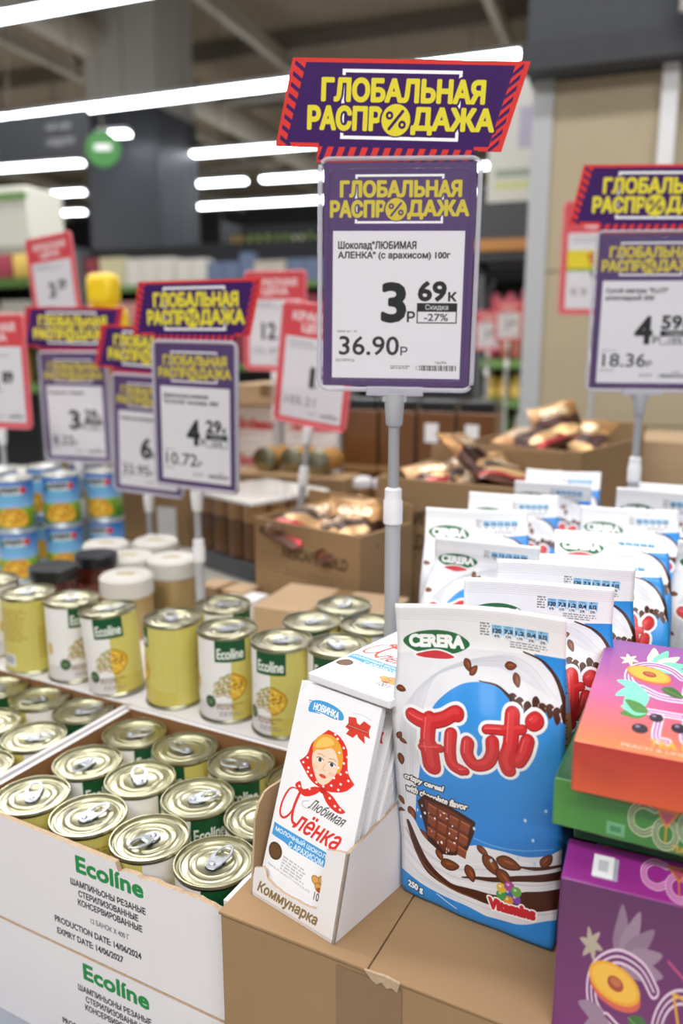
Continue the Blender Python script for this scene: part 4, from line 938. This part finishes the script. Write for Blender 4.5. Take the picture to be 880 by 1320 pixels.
price_sign('red and white price sign cut by the left picture edge', -.70, 1.63, 1.385, 1.102, 20, S_5, topper=False, red=True, hi=False)
price_sign('red price sign mostly hidden behind the sign reading 4 29', -.40, 2.35, 1.49, 1.102, 12, S_12, topper=False, red=True, hi=False)
yl = price_sheet('', '', '8', '79', '9.9', k=2, red=True); yl.rect(8, 92, 142, 128, '#f0dc2a'); yl.rect(8, 128, 142, 134, '#8fae3a'); yl.rect(96, 132, 138, 155, '#e9e6ec'); yl.text('9.79', 50, 98, 110, 122, '#c8452a', bold=1)
price_sign('red price card with yellow stripe behind the right-hand sign', .62, 1.98, 1.625, 1.102, 8, imgmat('yellow_stripe_price', yl, .4), topper=False, red=True, hi=False, s=1.15)

# ------------------------------------------------------------------ goods behind
k = 0
def carton(name, x, y, z0, th, W, D, Hh, label, m=None, flaps=False, tape=True):
    t = thing(name, (x, y, z0), th, label, 'carton'); m = m or CARD
    box('carton_body', 0, W, 0, D, 0, Hh, m, t, bev=.0015)
    if tape: box('tape', W * .43, W * .57, -.0008, D, Hh - .03, Hh + .0005, TAPE, t)
    return t
carton('tan_carton', -.13, 1.108, 1.105, 23, .20, .125, .071, 'closed tan carton between the mushroom cans and coffee boxes', CARD_L)
# open display cartons of foil pouches
def pouch_mesh(seed):
    nx, nz = 12, 16; V = []; F = []; W_, H_ = .12, .17
    for s in (-1, 1):
        for j in range(nz + 1):
            for i in range(nx + 1):
                u, v = i / nx * 2 - 1, j / nz * 2 - 1; f = max(0, (1 - abs(u) ** 3) * (1 - abs(v) ** 3)) ** .6
                V.append((u * W_ / 2, s * (.018 * f + .004 * f * noise.noise(Vector((u * 2.2 + seed, v * 2.2, s)))) + .006 * noise.noise(Vector((u * 1.6, v * 1.6, seed))), v * H_ / 2))
    n = (nx + 1) * (nz + 1)
    for s in (0, 1):
        for j in range(nz):
            for i in range(nx):
                a = s * n + j * (nx + 1) + i; q = (a, a + 1, a + nx + 2, a + nx + 1); F.append(q if s == 0 else tuple(reversed(q)))
    me = bpy.data.meshes.new('coffee_pouch'); me.from_pydata(V, [], F)
    pc = Canvas(60, 85, 4, '#a87a4a'); rg2 = random.Random(seed)
    pc.rect(0, 0, 60, 85, grad('#c79a62', '#4a2414', 0, 85)); pc.blob([(0, 40), (20, 30), (44, 36), (60, 28), (60, 60), (30, 70), (0, 64)], '#3a1a10'); pc.blob([(6, 58), (30, 50), (56, 54), (50, 66), (20, 70)], '#d8b07a'); pc.rect(0, 70, 60, 78, '#b8323a' if seed % 2 else '#6a3a1c'); pc.text('GOLD', 14, 18, 46, 28, '#f2e2c2', bold=.8); pc.lines(14, 32, 46, 36, 1, '#efe0c8', seed=seed)
    me.materials.append(imgmat('foil_pouch', pc, .36, metal=.5)); l = me.uv_layers.new(name='UVMap')
    for lp in me.loops: v = me.vertices[lp.vertex_index].co; l.data[lp.index].uv = (v.x / W_ + .5, v.z / H_ + .5)
    me.polygons.foreach_set('use_smooth', [True] * len(F)); me.update(); return me
PM = [pouch_mesh(i) for i in (1, 2, 3)]
nes = Canvas(320, 200, 3, '#9c7f5e'); nes.text('NESCAFÉ', 30, 46, 110, 68, '#4a3a2c', bold=1.2, shear=.15); nes.text('GOLD', 42, 84, 112, 108, '#5c4834', bold=.8); nes.rect(150, 40, 210, 110, '#9c7e5c', alpha=.5); nes.ell(70, 140, 12, 8, '#3f3024'); nes.lines(230, 30, 300, 150, 14, '#7a6044', seed=4, alpha=.6)
M_NES = imgmat('coffee_carton_print', nes, .85, spec=.15)
nes2 = Canvas(280, 160, 3, '#9c7f5e'); nes2.text('NESCAFÉ GOLD', 80, 38, 250, 62, '#5a4634', bold=1.0, shear=.1); nes2.lines(14, 60, 120, 140, 8, '#7a6044', seed=5, alpha=.7, fill=.3); nes2.ell(22, 20, 7, 6, '#4a3a2c'); nes2.lines(90, 80, 250, 96, 2, '#7a6044', seed=6, alpha=.6)
M_NES2 = imgmat('coffee_carton_print_two', nes2, .85, spec=.15)
def open_carton(x, y, z0, th, W, D, Hh, label, front, seed, n=8, wall=.006):
    t = thing('open_carton', (x, y, z0), th, label, 'carton')
    box('front_panel', 0, W, 0, wall, 0, Hh, [CARD, front], t, fm=[0, 0, 1, 0, 0, 0], bev=.001); box('back_panel', 0, W, D - wall, D, 0, Hh + .03, CARD, t, bev=.001)
    box('side_panel', 0, wall, wall, D - wall, 0, Hh, CARD, t, bev=.001); box('side_panel', W - wall, W, wall, D - wall, 0, Hh, CARD, t, bev=.001); box('bottom_panel', wall, W - wall, wall, D - wall, 0, .004, CARD_D, t)
    rg2 = random.Random(seed); c, s_ = math.cos(R(th)), math.sin(R(th)); names = ['near left corner', 'near right corner', 'middle', 'far left corner', 'far right corner', 'left side', 'right side', 'top of the heap', 'far side', 'near side']
    for i in range(n):
        lx = [.2, .75, .5, .25, .75, .15, .85, .5, .5, .45][i] * (W - .1) + .05; ly = [.25, .25, .5, .78, .75, .5, .5, .55, .85, .15][i] * (D - .1) + .05
        o = bpy.data.objects.new('coffee_pouch', PM[i % 3]); COL.objects.link(o)
        o.location = (x + lx * c + ly * s_, y - lx * s_ + ly * c, z0 + Hh - .018 + .02 * (i > 5) + .018 * (i == 7) + rg2.uniform(-.006, .006))
        o.rotation_euler = (R(-72 + rg2.uniform(-16, 22)), R(rg2.uniform(-18, 18)), R(rg2.uniform(-60, 60)))
        o.scale = (.86, .86, .86)
        tag(o, f'gold and brown foil pouch at the {names[i]} of the {label.split(" ")[0]} open carton', 'coffee pouch', 'foil coffee pouches in open cartons')
        o2 = None
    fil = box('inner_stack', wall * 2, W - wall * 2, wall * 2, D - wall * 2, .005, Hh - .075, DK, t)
    return t
open_carton(.061, 1.36, 1.102, 29, .262, .25, .225, 'centre open coffee carton behind the sign pole, printed front', M_NES, 3)
open_carton(-.152, 1.345, 1.102, 40, .235, .145, .156, 'lower open coffee carton left of the sign pole', M_NES2, 7, 6)
open_carton(.245, 1.66, 1.102, 40, .27, .34, .25, 'upper open coffee carton farthest back at the right', CARD, 12, 10)
carton('tan_carton', .52, 1.90, 1.102, 30, .30, .25, .235, 'plain carton right behind the upper open coffee carton', CARD_L)
# blue corn cans, two high
corn0 = make_can('corn_can', .100, .0365, M_CORN, mat('pale_can_lid', '#d9dad6', .3, metal=.6), False, mat('corn_can_rim', '#9fb3c4', .3, metal=.6))
cpos = [(-.632, 1.50, 'left front'), (-.558, 1.55, 'middle front'), (-.487, 1.60, 'right front'), (-.702, 1.60, 'left rear'), (-.628, 1.655, 'middle rear'), (-.555, 1.70, 'right rear')]
fst = True
for lv in (0, 1):
    for x, y, nm_ in cpos:
        o = corn0 if fst else dup(corn0, (0, 0, 0)); fst = False
        o.location = (x, y, 1.102 + .1005 * lv); o.rotation_euler = (0, 0, R(rnd.choice([-10, 15, 172, 160]))); tag(o, f'blue sweetcorn can, {nm_} of the {"upper" if lv else "lower"} layer', 'can', 'blue sweetcorn cans stacked two high')
# dark-lidded jars
def jar(label, x, y, z0, col, r=.033, h=.11):
    t = thing('sauce_jar', (x, y, z0), 20, label, 'jar', 'dark-lidded sauce jars')
    lathe('glass_body', [(r * .8, 0), (r, .006), (r, h * .66), (r * .86, h * .8), (r * .84, h * .84)], mat('sauce_glass', col, .15, coat=.6), t, 28)
    lathe('lid', [(r * .95, h * .84), (r * .97, h * .86), (r * .97, h * .985), (r * .92, h), (r * .3, h * .99), (.0005, h * .99)], BLACKP, t, 28)
    lc_ = Canvas(60, 22, 4, '#7c4632'); lc_.rect(20, 0, 44, 22, '#b8463a'); lc_.text('соус', 24, 4, 40, 10, '#e8e2da', bold=.6); lc_.rect(22, 12, 42, 18, '#d8b0a0')
    lathe('paper_label', [(r * 1.012, h * .18), (r * 1.012, h * .6)], imgmat('jar_label', lc_, .5), t, 28, cap0=False, cap1=False); return t
jar('dark-lidded sauce jar in front, just left of the tilted can', -.448, 1.185, 1.105, '#4a1c10', .038); jar('dark-lidded sauce jar behind, against the corn cans', -.405, 1.262, 1.105, '#4a1c10', .036)
# white-lidded tins
TLID = mat('matt_white_lid', '#cdcac4', .6)
def tin(label, x, y, z0, r=.041, h=.1):
    t = thing('coffee_tin', (x, y, z0), 0, label, 'tin', 'white-lidded tins')
    lathe('tin_body', [(r * .97, 0), (r * .98, .003), (r * .98, h * .72)], mat('tan_tin', '#a98f5e', .35, metal=.3), t, 30, cap1=False)
    lathe('lid', [(r, h * .7), (r * 1.01, h * .72), (r, h * .96), (r * .9, h), (r * .55, h * .985), (r * .5, h), (.0005, h)], TLID, t, 30)
    box('seal_print', -r * .35, r * .3, -r * .16, r * .14, h + .0001, h + .0006, mat('tin_seal_print', '#b8a878', .5), t, bev=0); return t
tin('white-lidded tin in front beside the left sign pole', -.335, 1.185, 1.102); tin('white-lidded tin second row, left', -.392, 1.265, 1.102) if False else None
for i, (x, y, l) in enumerate([(-.285, 1.285, 'white-lidded tin just behind the left sign pole'), (-.36, 1.30, 'white-lidded tin at the left, against the tall brown carton'), (-.425, 1.385, 'white-lidded tin farthest left in the second row'), (-.34, 1.405, 'white-lidded tin in the middle of the third row')]): tin(l, x, y, 1.102)
# shrink-wrapped pack of tubs
pk = thing('shrink_pack', (-.168, 1.46, 1.1025), 45, 'shrink-wrapped pack of brown tubs with white lids above a dark tray', 'pack')
BR = mat('brown_plastic_tub', '#6b4527', .25, coat=.3); BR2 = mat('brown_tub_upper', '#9c7750', .35)
box('tray', -.195, .0, .0, .20, .0, .035, mat('dark_grey_tray', '#4a4c52', .4), pk, bev=.002)
lw = []
for i in range(4):
    for j in range(4):
        cx, cy = -.195 + .0244 + i * .0488, .0244 + j * .0488 + .001
        lathe('tub', [(.018, .036), (.0225, .04), (.0225, .112), (.0238, .115), (.0238, .148), (.022, .149), (.001, .149)], [BR, BR2], pk, 16, pm=[0, 0, 0, 1, 1, 1, 1], loc=(cx, cy, 0))
box('white_card', -.196, .001, -.001, .201, .1495, .158, mat('white_card_top', '#ece9e6', .6), pk, bev=.001)
box('shrink_film', -.1985, .0035, -.0035, .2035, .001, .160, FILM, pk)
carton('low_box', -.255, 1.34, 1.102, 30, .10, .05, .035, 'low cream box between the white-lidded tins and the shrink-wrapped pack', CARD_L)
carton('low_box', -.20, 1.285, 1.102, 30, .06, .05, .03, 'small low box before the shrink-wrapped pack', WCARD, tape=False)
# brown jar packs with white barcode labels
for i, (x, y) in enumerate([(.0, 2.02), (.092, 1.985), (.184, 1.945), (.276, 1.905)]):
    t = thing('jar_pack', (x, y, 1.102), 22, ['leftmost brown jar pack beside the tilted red sign', 'second brown jar pack, behind the central pole', 'third brown jar pack with a white label', 'rightmost brown jar pack next to the foil pouches'][i], 'pack')
    box('wrapped_body', .002, .094, 0, .09, .0, .29, BR, t, bev=.004); box('lid_row', .006, .090, .004, .086, .29, .315, BLACKP, t, bev=.003); box('waist_band', .001, .095, -.001, .091, .135, .15, BR2, t)
    if i in (2, 3): box('barcode_label', .022, .055, -.0016, -.0006, .215, .262, WHITE, t)
for i in range(5):
    t = thing('lidded_cup', (.04 + i * .062, 1.80 - i * .022, 1.102), 0, f'{["first", "second", "third", "fourth", "fifth"][i]} white-topped brown cup from the left, below the jar packs', 'cup', 'white-topped cups under the jar packs')
    lathe('cup_body', [(.024, 0), (.029, .01), (.029, .13)], BR2, t, 20); lathe('lid', [(.03, .13), (.03, .146), (.026, .15), (.0005, .15)], WHITE, t, 20)
# white boxes with red script
wb = Canvas(120, 90, 4, '#e6dfdc'); wb.text('Любимые', 12, 30, 108, 58, '#c23a3a', bold=1.3, shear=.3); wb.lines(20, 66, 100, 76, 2, '#b08a88', seed=3); M_WB = imgmat('red_script_box', wb, .6)
for i, (x, y, z) in enumerate([(-.30, 2.12, 1.102), (-.30, 2.12, 1.20), (-.30, 2.12, 1.298), (-.15, 2.06, 1.102), (-.15, 2.06, 1.20), (-.15, 2.06, 1.298)]):
    t = thing('sweets_box', (x, y, z), 22, f'white box with red script, {"left" if i < 3 else "right"} pile, {["bottom", "middle", "top"][i % 3]}', 'box', 'white sweets boxes with red script'); box('carton_body', 0, .15, 0, .2, 0, .0965, [WHITE, M_WB], t, fm=[0, 0, 1, 0, 0, 0], bev=.001); box('lid_seam', -.0005, .1505, -.0006, .2, .07, .0715, mat('seam_grey', '#bdb6b2', .7), t)
carton('tan_carton', -.29, 2.10, 1.3955, 22, .2, .2, .055, 'small tan carton on top of the red-script white boxes', CARD_L)
for i, (x, y) in enumerate([(-.185, 1.86), (-.12, 1.84), (-.058, 1.80)]):
    t = thing('lying_jar', (x, y, 1.285), 25, f'jar lying on its side with silver lid towards the viewer, {["left", "middle", "right"][i]}', 'jar', 'jars lying with silver lids outward'); q = lathe('lid', [(.028, 0), (.0295, .001), (.0295, .012), (.027, .0135)], TINR, t, 24, rot=(R(-90), 0, 0)); lathe('glass_body', [(.026, .013), (.028, .02), (.028, .09), (.02, .098)], mat('honey_glass', '#b98a4a', .2, coat=.4), t, 24, rot=(R(-90), 0, 0))
carton('base_carton', -.27, 1.845, 1.102, 22, .30, .10, .155, 'low carton under the lying silver-lidded jars', tape=False)
# tall brown carton and packs at the far left
t = carton('tall_carton', -.66, 1.86, 1.102, 22, .34, .2, .42, 'tall brown carton behind the sign reading 3 29', CARD)
box('barcode_label', .26, .31, -.0016, -.0006, .02, .09, WHITE, t)

# ------------------------------------------------------------------ hall
TH0 = R(20); cu_, su_ = math.cos(TH0), math.sin(TH0)
def RW(u, v, z=0): return (u * cu_ + v * su_, -u * su_ + v * cu_, z)
def st(name, u0, u1, v0, v1, z0, z1, m, kind='structure', parent=None):
    o = box(name, u0, u1, v0, v1, z0, z1, m, parent)
    if parent is None: o.rotation_euler = (0, 0, -TH0); o['kind'] = kind
    return o
FLOOR = mat('pale_floor_tiles', '#bdbab4', .25, var=.05, vs=1.5)
CEIL = mat('ceiling_deck', '#887b68', .9, var=.25, vs=1.2); BEAM = mat('ceiling_steel', '#b8b2a4', .6); BEAM_D = mat('dark_ceiling_steel', '#6f685c', .7); DARK = mat('dark_wall_paint', '#3a3a3d', .7, var=.1, vs=2); DGREY = mat('dark_grey_panel', '#47484c', .6)
st('floor', -24, 24, -10, 26, -.1, 0, FLOOR); cl = st('ceiling', -24, 24, -10, 26, 6, 6.1, CEIL)
st('wall_back', -24, 24, 24, 24.2, 0, 6, DARK); st('wall_left', -24, -23.8, -10, 24, 0, 6, DARK); st('wall_right', 23.8, 24, -10, 24, 0, 6, DARK); st('wall_front', -24, 24, -10, -9.8, 0, 6, mat('pale_wall', '#c9c6c0', .8))
for v in np.arange(2, 24, 2.4): box('joist', -23, 23, v, v + .12, 5.75, 5.98, BEAM_D, cl)
for u in np.arange(-18, 14, 3.2): box('purlin', u, u + .1, -8, 23, 5.55, 5.75, BEAM, cl)
for (u, z, r_) in ((-6.5, 5.2, .22), (-1.2, 5.3, .15), (1.4, 5.1, .10)): o = lathe('duct', [(r_, -8), (r_, 22)], BEAM, cl, 16, loc=(u, 0, z), rot=(R(-90), 0, 0))
for i, (v, u0) in enumerate([(8, -9), (12, -10), (16, -12)]): tube('pipe', [(u0, v, 5.2), (u0 + 8, v - .5, 5.2), (u0 + 22, v - .4, 5.2)], .07, mat('pipe_silver', '#a8a49c', .4, metal=.6), cl, 8)
# dark pillar left
pl = st('trim_1', -6.62, -5.58, 8.87, 9.8, 0, 4.35, mat('pillar_dark', '#3b3d44', .5))
pu = st('trim_2', -6.60, -5.60, 8.9, 9.78, 4.35, 6, mat('pillar_grey', '#b9b5ad', .8))
# right pillar clad in beige panels
BEI = mat('beige_panel', '#b5a78c', .6, var=.04, vs=3); ALU = mat('pale_corner_trim', '#b9bcc0', .4)
pr_ = st('wall_pillar', -.36, 1.6, 2.98, 3.8, 0, 2.42, mat('panel_backing', '#6f6656', .8)); pr_['kind'] = 'structure'
for (a, b) in ((-.32, .30), (.305, .95), (.955, 1.58)):
    for (z0, z1) in ((.0, .63), (.635, 1.27), (1.275, 1.80), (1.805, 2.415)): box('panel', a, b, 2.965, 2.98, z0, z1, BEI, pr_)
for (z0, z1) in ((0, 1.27), (1.275, 2.415)): box('panel', -.375, -.36, 3.0, 3.78, z0, z1, BEI, pr_)
box('corner_trim', -.385, -.318, 2.955, 2.998, 0, 2.42, ALU, pr_)
bm = st('trim_3', -.40, 1.9, 2.86, 3.9, 2.42, 3.6, mat('charcoal_fascia', '#3d4047', .6)); box('lower_band', -.42, 1.92, 2.84, 2.859, 2.42, 2.50, mat('charcoal_band', '#34363c', .6), bm)
t = thing('cable_duct', RW(.045, 2.95), 20, 'white vertical cable duct with bracket running down the beige pillar', 'cable duct')
box('duct_body', -.025, .025, -.03, .012, 1.9, 2.42, WHITE, t); 
tube('bracket', [(.02, -.16, 2.52), (.02, -.16, 2.66), (.06, -.16, 2.70), (.2, -.16, 2.70), (.24, -.16, 2.66), (.24, -.16, 2.4)], .016, WHITE, t, 10); box('camera_body', .06, .16, -.2, -.12, 2.45, 2.62, BLACKP, t, bev=.01)
# lamps: long luminous lines hung at 4 m
LAMP = mat('lamp_diffuser', '#f2f8ff', .5, emit=11.0); LH = mat('lamp_housing', '#d8d8da', .5)
def lampline(p, q, label, wd=.085):
    a, b = Vector(p), Vector(q); L = (b - a).length; t = thing('ceiling_lamp', tuple((a + b) / 2), 0, label, 'lamp', 'long ceiling lamps'); t.rotation_euler = (0, 0, math.atan2(b.y - a.y, b.x - a.x))
    box('diffuser', -L / 2, L / 2, -wd / 2, wd / 2, -.04, .0, LAMP, t, bev=.01); box('housing', -L / 2, L / 2, -wd / 2 - .004, wd / 2 + .004, .0005, .04, LH, t)
    for s_ in (-.4, .4): box('hanger', L * s_ - .004, L * s_ + .004, -.004, .004, .041, 1.9, BEAM_D, t)
    return t
Z4 = 4.0
for p, q, l, w_ in [((-4.6, 7.4), (-1.0, 6.05), 'long ceiling lamp crossing the top left corner', .10), ((-4.6, 9.73), (1.765, 7.331), 'longest ceiling lamp running behind the central sign', .12),
    ((-2.871, 10.077), (-2.495, 10.0), 'very short ceiling lamp piece beside the dark pillar', .14), ((-7.2, 12.6), (-3.539, 11.529), 'upper lamp left of the dark pillar', .14), ((-8.2, 14.9), (-4.19, 13.632), 'middle lamp left of the dark pillar', .14),
    ((-5.74, 15.85), (-4.805, 15.603), 'lowest short lamp left of the dark pillar', .15), ((-2.9, 11.35), (1.0, 10.1), 'upper lamp right of the dark pillar', .13), ((-3.3, 13.3), (-1.453, 12.75), 'short lamp right of the dark pillar, second row', .15),
    ((-1.188, 12.656), (2.257, 11.65), 'second-row lamp reaching behind the central sign', .15), ((-3.8, 15.4), (2.603, 13.437), 'lowest long lamp right of the dark pillar', .16)]:
    lampline((*p, Z4), (*q, Z4), l, w_)
# hanging signs
t = thing('hanging_sign', (-2.98, 7.35, 3.10), 20, 'dark hanging aisle sign with faint lettering at the upper left', 'sign'); hs = Canvas(90, 34, 5, '#34363a'); hs.text('чай кофе', 50, 8, 74, 14, '#8d8f94', bold=.3); hs.text('сладости', 50, 20, 76, 26, '#8d8f94', bold=.3)
box('panel', 0, .95, 0, .03, 0, .35, [DGREY, imgmat('hanging_sign_print', hs, .5)], t, fm=[0, 0, 1, 0, 0, 0]); 
for x in (.15, .8): box('hanger', x, x + .01, .01, .02, .351, 2.85, BEAM_D, t)
t = thing('round_sign', (-1.735, 6.2, 2.95), 0, 'round green hanging sign beside the dark pillar', 'sign'); lathe('disc', [(.001, 0), (.125, 0), (.125, .02), (.001, .02)], mat('green_sign', '#2f7a30', .5), t, 30, rot=(R(90), 0, 0)); 
box('white_mark', -.06, .06, -.023, -.0205, -.012, .03, WHITE, t); box('hanger', -.004, .004, -.012, -.008, .126, 2.9, BEAM_D, t)
t = thing('hanging_poster', RW(-.70, 3.9, 2.2), 20, 'white hanging poster between the central sign and beige pillar', 'poster'); po = Canvas(50, 60, 4, '#c9c9c4'); po.rect(4, 44, 40, 48, '#6a7a6a', alpha=.6); po.rect(4, 50, 44, 54, '#b8c46a', alpha=.6); po.rect(16, 14, 38, 34, '#a9a4b8')
box('sheet', 0, .42, 0, .01, 0, .52, [WHITE, imgmat('poster_print', po, .7)], t, fm=[0, 0, 1, 0, 0, 0]); box('hanger', .2, .206, .002, .006, .521, 3.7, BEAM_D, t)
# lit shop logos far away
t = thing('lit_sign', (-1.87, 10.2, 2.60), 0, 'glowing white oval sign far away above the shelves', 'sign'); lathe('lit_oval', [(.001, 0), (.21, 0), (.21, .05), (.001, .05)], mat('lit_white', '#c9f2ff', .5, emit=2.2), t, 30, rot=(R(90), 0, 0)); t.scale = (1, 1, .55); box('hanger', -.004, .004, -.03, -.02, .22, 6.1, BEAM_D, t)
t = thing('lit_sign', (-1.46, 10.2, 2.58), 0, 'glowing blue sign far away beside the white oval one', 'sign')
o = lathe('lit_blob', [(.001, 0), (.10, 0), (.10, .05), (.001, .05)], mat('lit_blue', '#3a86f0', .5, emit=2.0), t, 24, rot=(R(90), 0, 0), loc=(-.05, 0, 0)); o = lathe('lit_blob', [(.001, 0), (.09, 0), (.09, .05), (.001, .05)], mat('lit_blue_two', '#4a96ff', .5, emit=2.0), t, 24, rot=(R(90), 0, 0), loc=(.09, 0, .01)); box('hanger', -.004, .004, -.03, -.02, .09, 3.4, BEAM_D, t)

# ------------------------------------------------------------------ shelves and their goods
GRN = mat('green_price_rail', '#6a8f4c', .5); SHB = mat('shelf_board', '#55575a', .6); SHB2 = mat('shelf_back', '#2c2d30', .8)
PALS = [[mat('goods_colour', h_, .45) for h_ in p] for p in (('#c9c2b4', '#b5483f', '#e3dfd6', '#8f3b46', '#d8cfa8', '#6f7f9f', '#c98f8a'), ('#9aa84a', '#c9c86a', '#7f9a3c', '#d8d8b0', '#5f7f3a', '#c9a83c'), ('#d9d6d0', '#a84a5a', '#e8c86a', '#6a8f4a', '#b9705a', '#efe9dc'))]
CN = [['beige', 'red', 'off-white', 'dark red', 'cream', 'slate blue', 'pink'], ['olive', 'pale yellow', 'green', 'pale green', 'dark green', 'amber'], ['pale grey', 'crimson', 'yellow', 'green', 'terracotta', 'cream white']]
SHB3 = mat('pale_shelf_board', '#b4b6b2', .5)
def shelf_unit(label, x, y, th, W, levels, D=.45, top=None, pal=0, seed=0, kind='box', gname='', step=.16, hh=.26, hg=None):
    t = thing('store_shelf', (x, y, 0), th, label, 'shelf'); Hm = top or levels[-1] + .45
    box('back_panel', 0, W, D, D + .03, 0, Hm, SHB2, t)
    for a in (0, W - .04): box('upright', a, a + .04, 0, D, 0, Hm, SHB, t)
    rg2 = random.Random(seed); c, s_ = math.cos(R(th)), math.sin(R(th)); protos = {}
    for li, z in enumerate(levels):
        box('shelf_board', .041, W - .041, 0, D - .001, z - .03, z, SHB3 if kind == 'veg' else SHB, t); box('price_rail', .041, W - .041, -.012, -.0005, z - .045, z + .012, GRN, t)
        u = .06
        while u < W - .06 - step:
            k_ = rg2.randrange(len(PALS[pal])); w = step * rg2.uniform(.7, 1.0); h_ = hh * rg2.uniform(.7, 1.05); run = rg2.choice([1, 2, 2, 3])
            for r_ in range(run):
                if u + w > W - .06: break
                key = (k_, li)
                if key not in protos:
                    nm_ = {'box': 'grocery_box', 'bottle': 'bottle', 'veg': 'vegetable_bag'}[kind]
                    if kind == 'box': V_ = box(nm_, -.5, .5, 0, .9, 0, 1, PALS[pal][k_])
                    elif kind == 'bottle': V_ = lathe(nm_, [(.4, 0), (.48, .03), (.48, .6), (.2, .8), (.2, 1), (.05, 1)], PALS[pal][k_], None, 12)
                    else: V_ = lathe(nm_, [(.15, 0), (.46, .15), (.5, .45), (.42, .8), (.12, 1)], PALS[pal][k_], None, 12)
                    protos[key] = V_; o = V_
                else: o = protos[key].copy(); COL.objects.link(o)
                lx, ly = u + w / 2, .05 if kind == 'box' else .05 + w / 2
                o.location = (x + lx * c + ly * s_, y - lx * s_ + ly * c, z + .001); o.rotation_euler = (0, 0, R(-th)); o.scale = (w * .94, w * .94, h_)
                rown = ['lowest', 'second', 'third', 'fourth'][li]
                tag(o, f'{CN[pal][k_]} {dict(box="packet", bottle="bottle", veg="bag of vegetables")[kind]} in the {rown} row of the {gname}', {'box': 'packet', 'bottle': 'bottle', 'veg': 'vegetables'}[kind], f'{dict(box="packets", bottle="bottles", veg="vegetable bags")[kind]} on the {gname}')
                u += w
            u += .01
    return t
shelf_unit('long far shelf of packets behind the sale signs on the left', -3.0, 8.9, 20, 3.2, (1.35, 1.75, 2.15), pal=0, seed=2, gname='far left shelf', step=.2, hh=.3)
shelf_unit('far shelf of green bottles left of the central sign', -1.35, 9.3, 20, 1.9, (1.5, 1.95, 2.4), pal=1, seed=5, kind='bottle', gname='far bottle shelf', step=.12, hh=.34, top=2.9)
shelf_unit('cool shelf of vegetables seen between the central sign and beige pillar', .86, 5.2, 20, 1.1, (.95, 1.2, 1.45, 1.72), pal=2, seed=9, kind='veg', gname='vegetable shelf', step=.105, hh=.215, top=1.98)
t = thing('shelf_canopy', RW(-1.0, 5.15, 2.02), 20, 'dark canopy over the vegetable shelf with a warm wooden strip', 'canopy'); box('fascia', 0, 1.3, 0, .5, .05, .48, DARK, t); box('wood_strip', 0, 1.3, -.02, -.001, .10, .17, mat('warm_wood_strip', '#a5713a', .6), t); box('bracket', 0, .03, .1, .4, -.0, .049, DARK, t)
shelf_unit('left side shelf of pale packets near the white cabinet', -3.3, 5.6, 20, 1.5, (1.3, 1.6, 1.95), pal=2, seed=12, gname='left side shelf', step=.14, hh=.22, top=2.15)
t = thing('white_cabinet', (-2.22, 4.80, 2.09), 20, 'white cabinet top with green stripe at the left edge', 'cabinet'); box('cabinet_body', -.2, .52, 0, .3, 0, .32, mat('off_white_cabinet', '#cfd0c6', .5), t, bev=.01); box('green_stripe', -.2, .52, -.006, -.001, .25, .285, GRN, t)
S_F = imgmat('far_red_price', price_sheet('', '', '2', '99', '7.5', k=1.5, red=True), .5)
for i, (x, y, zz) in enumerate([(.655, 3.62, 1.53), (.735, 3.58, 1.57)]): price_sign(f'small far red price card by the vegetable shelf, {"left" if i == 0 else "right"} one', x, y, zz, 1.1, 15, S_F, topper=False, red=True, hi=False, s=.75)
t = thing('far_display_table', (.72, 3.65, 0), 20, 'low far table carrying the small red price cards', 'table'); box('table_top', -.35, .15, -.2, .2, 1.06, 1.099, STEEL, t)
for sx in (-.3, .1): box('leg', sx - .02, sx + .02, -.02, .02, 0, 1.06, STEEL, t)
# yellow canisters
t0 = thing('yellow_canister', (-.70, 2.42, 1.102), 20, 'bright yellow canister left of the sale signs, taller one behind', 'canister', 'yellow canisters'); YM = mat('yellow_plastic', '#e8c51c', .4)
box('canister_body', -.062, .062, -.04, .04, 0, .56, YM, t0, bev=.02); box('neck', -.05, .045, -.03, .03, .561, .655, YM, t0, bev=.02); box('label_patch', -.03, .04, -.0425, -.0405, .47, .52, mat('grey_label', '#8f8f78', .5), t0)
dup(t0, (-.60, 2.36, 1.01), label='lower yellow canister partly hidden by the sale topper').scale = (1, 1, .9)
carton('tall_carton', .43, 2.35, 0, 20, .5, .4, 1.25, 'low carton pile before the beige pillar', CARD_L, tape=False) if False else None
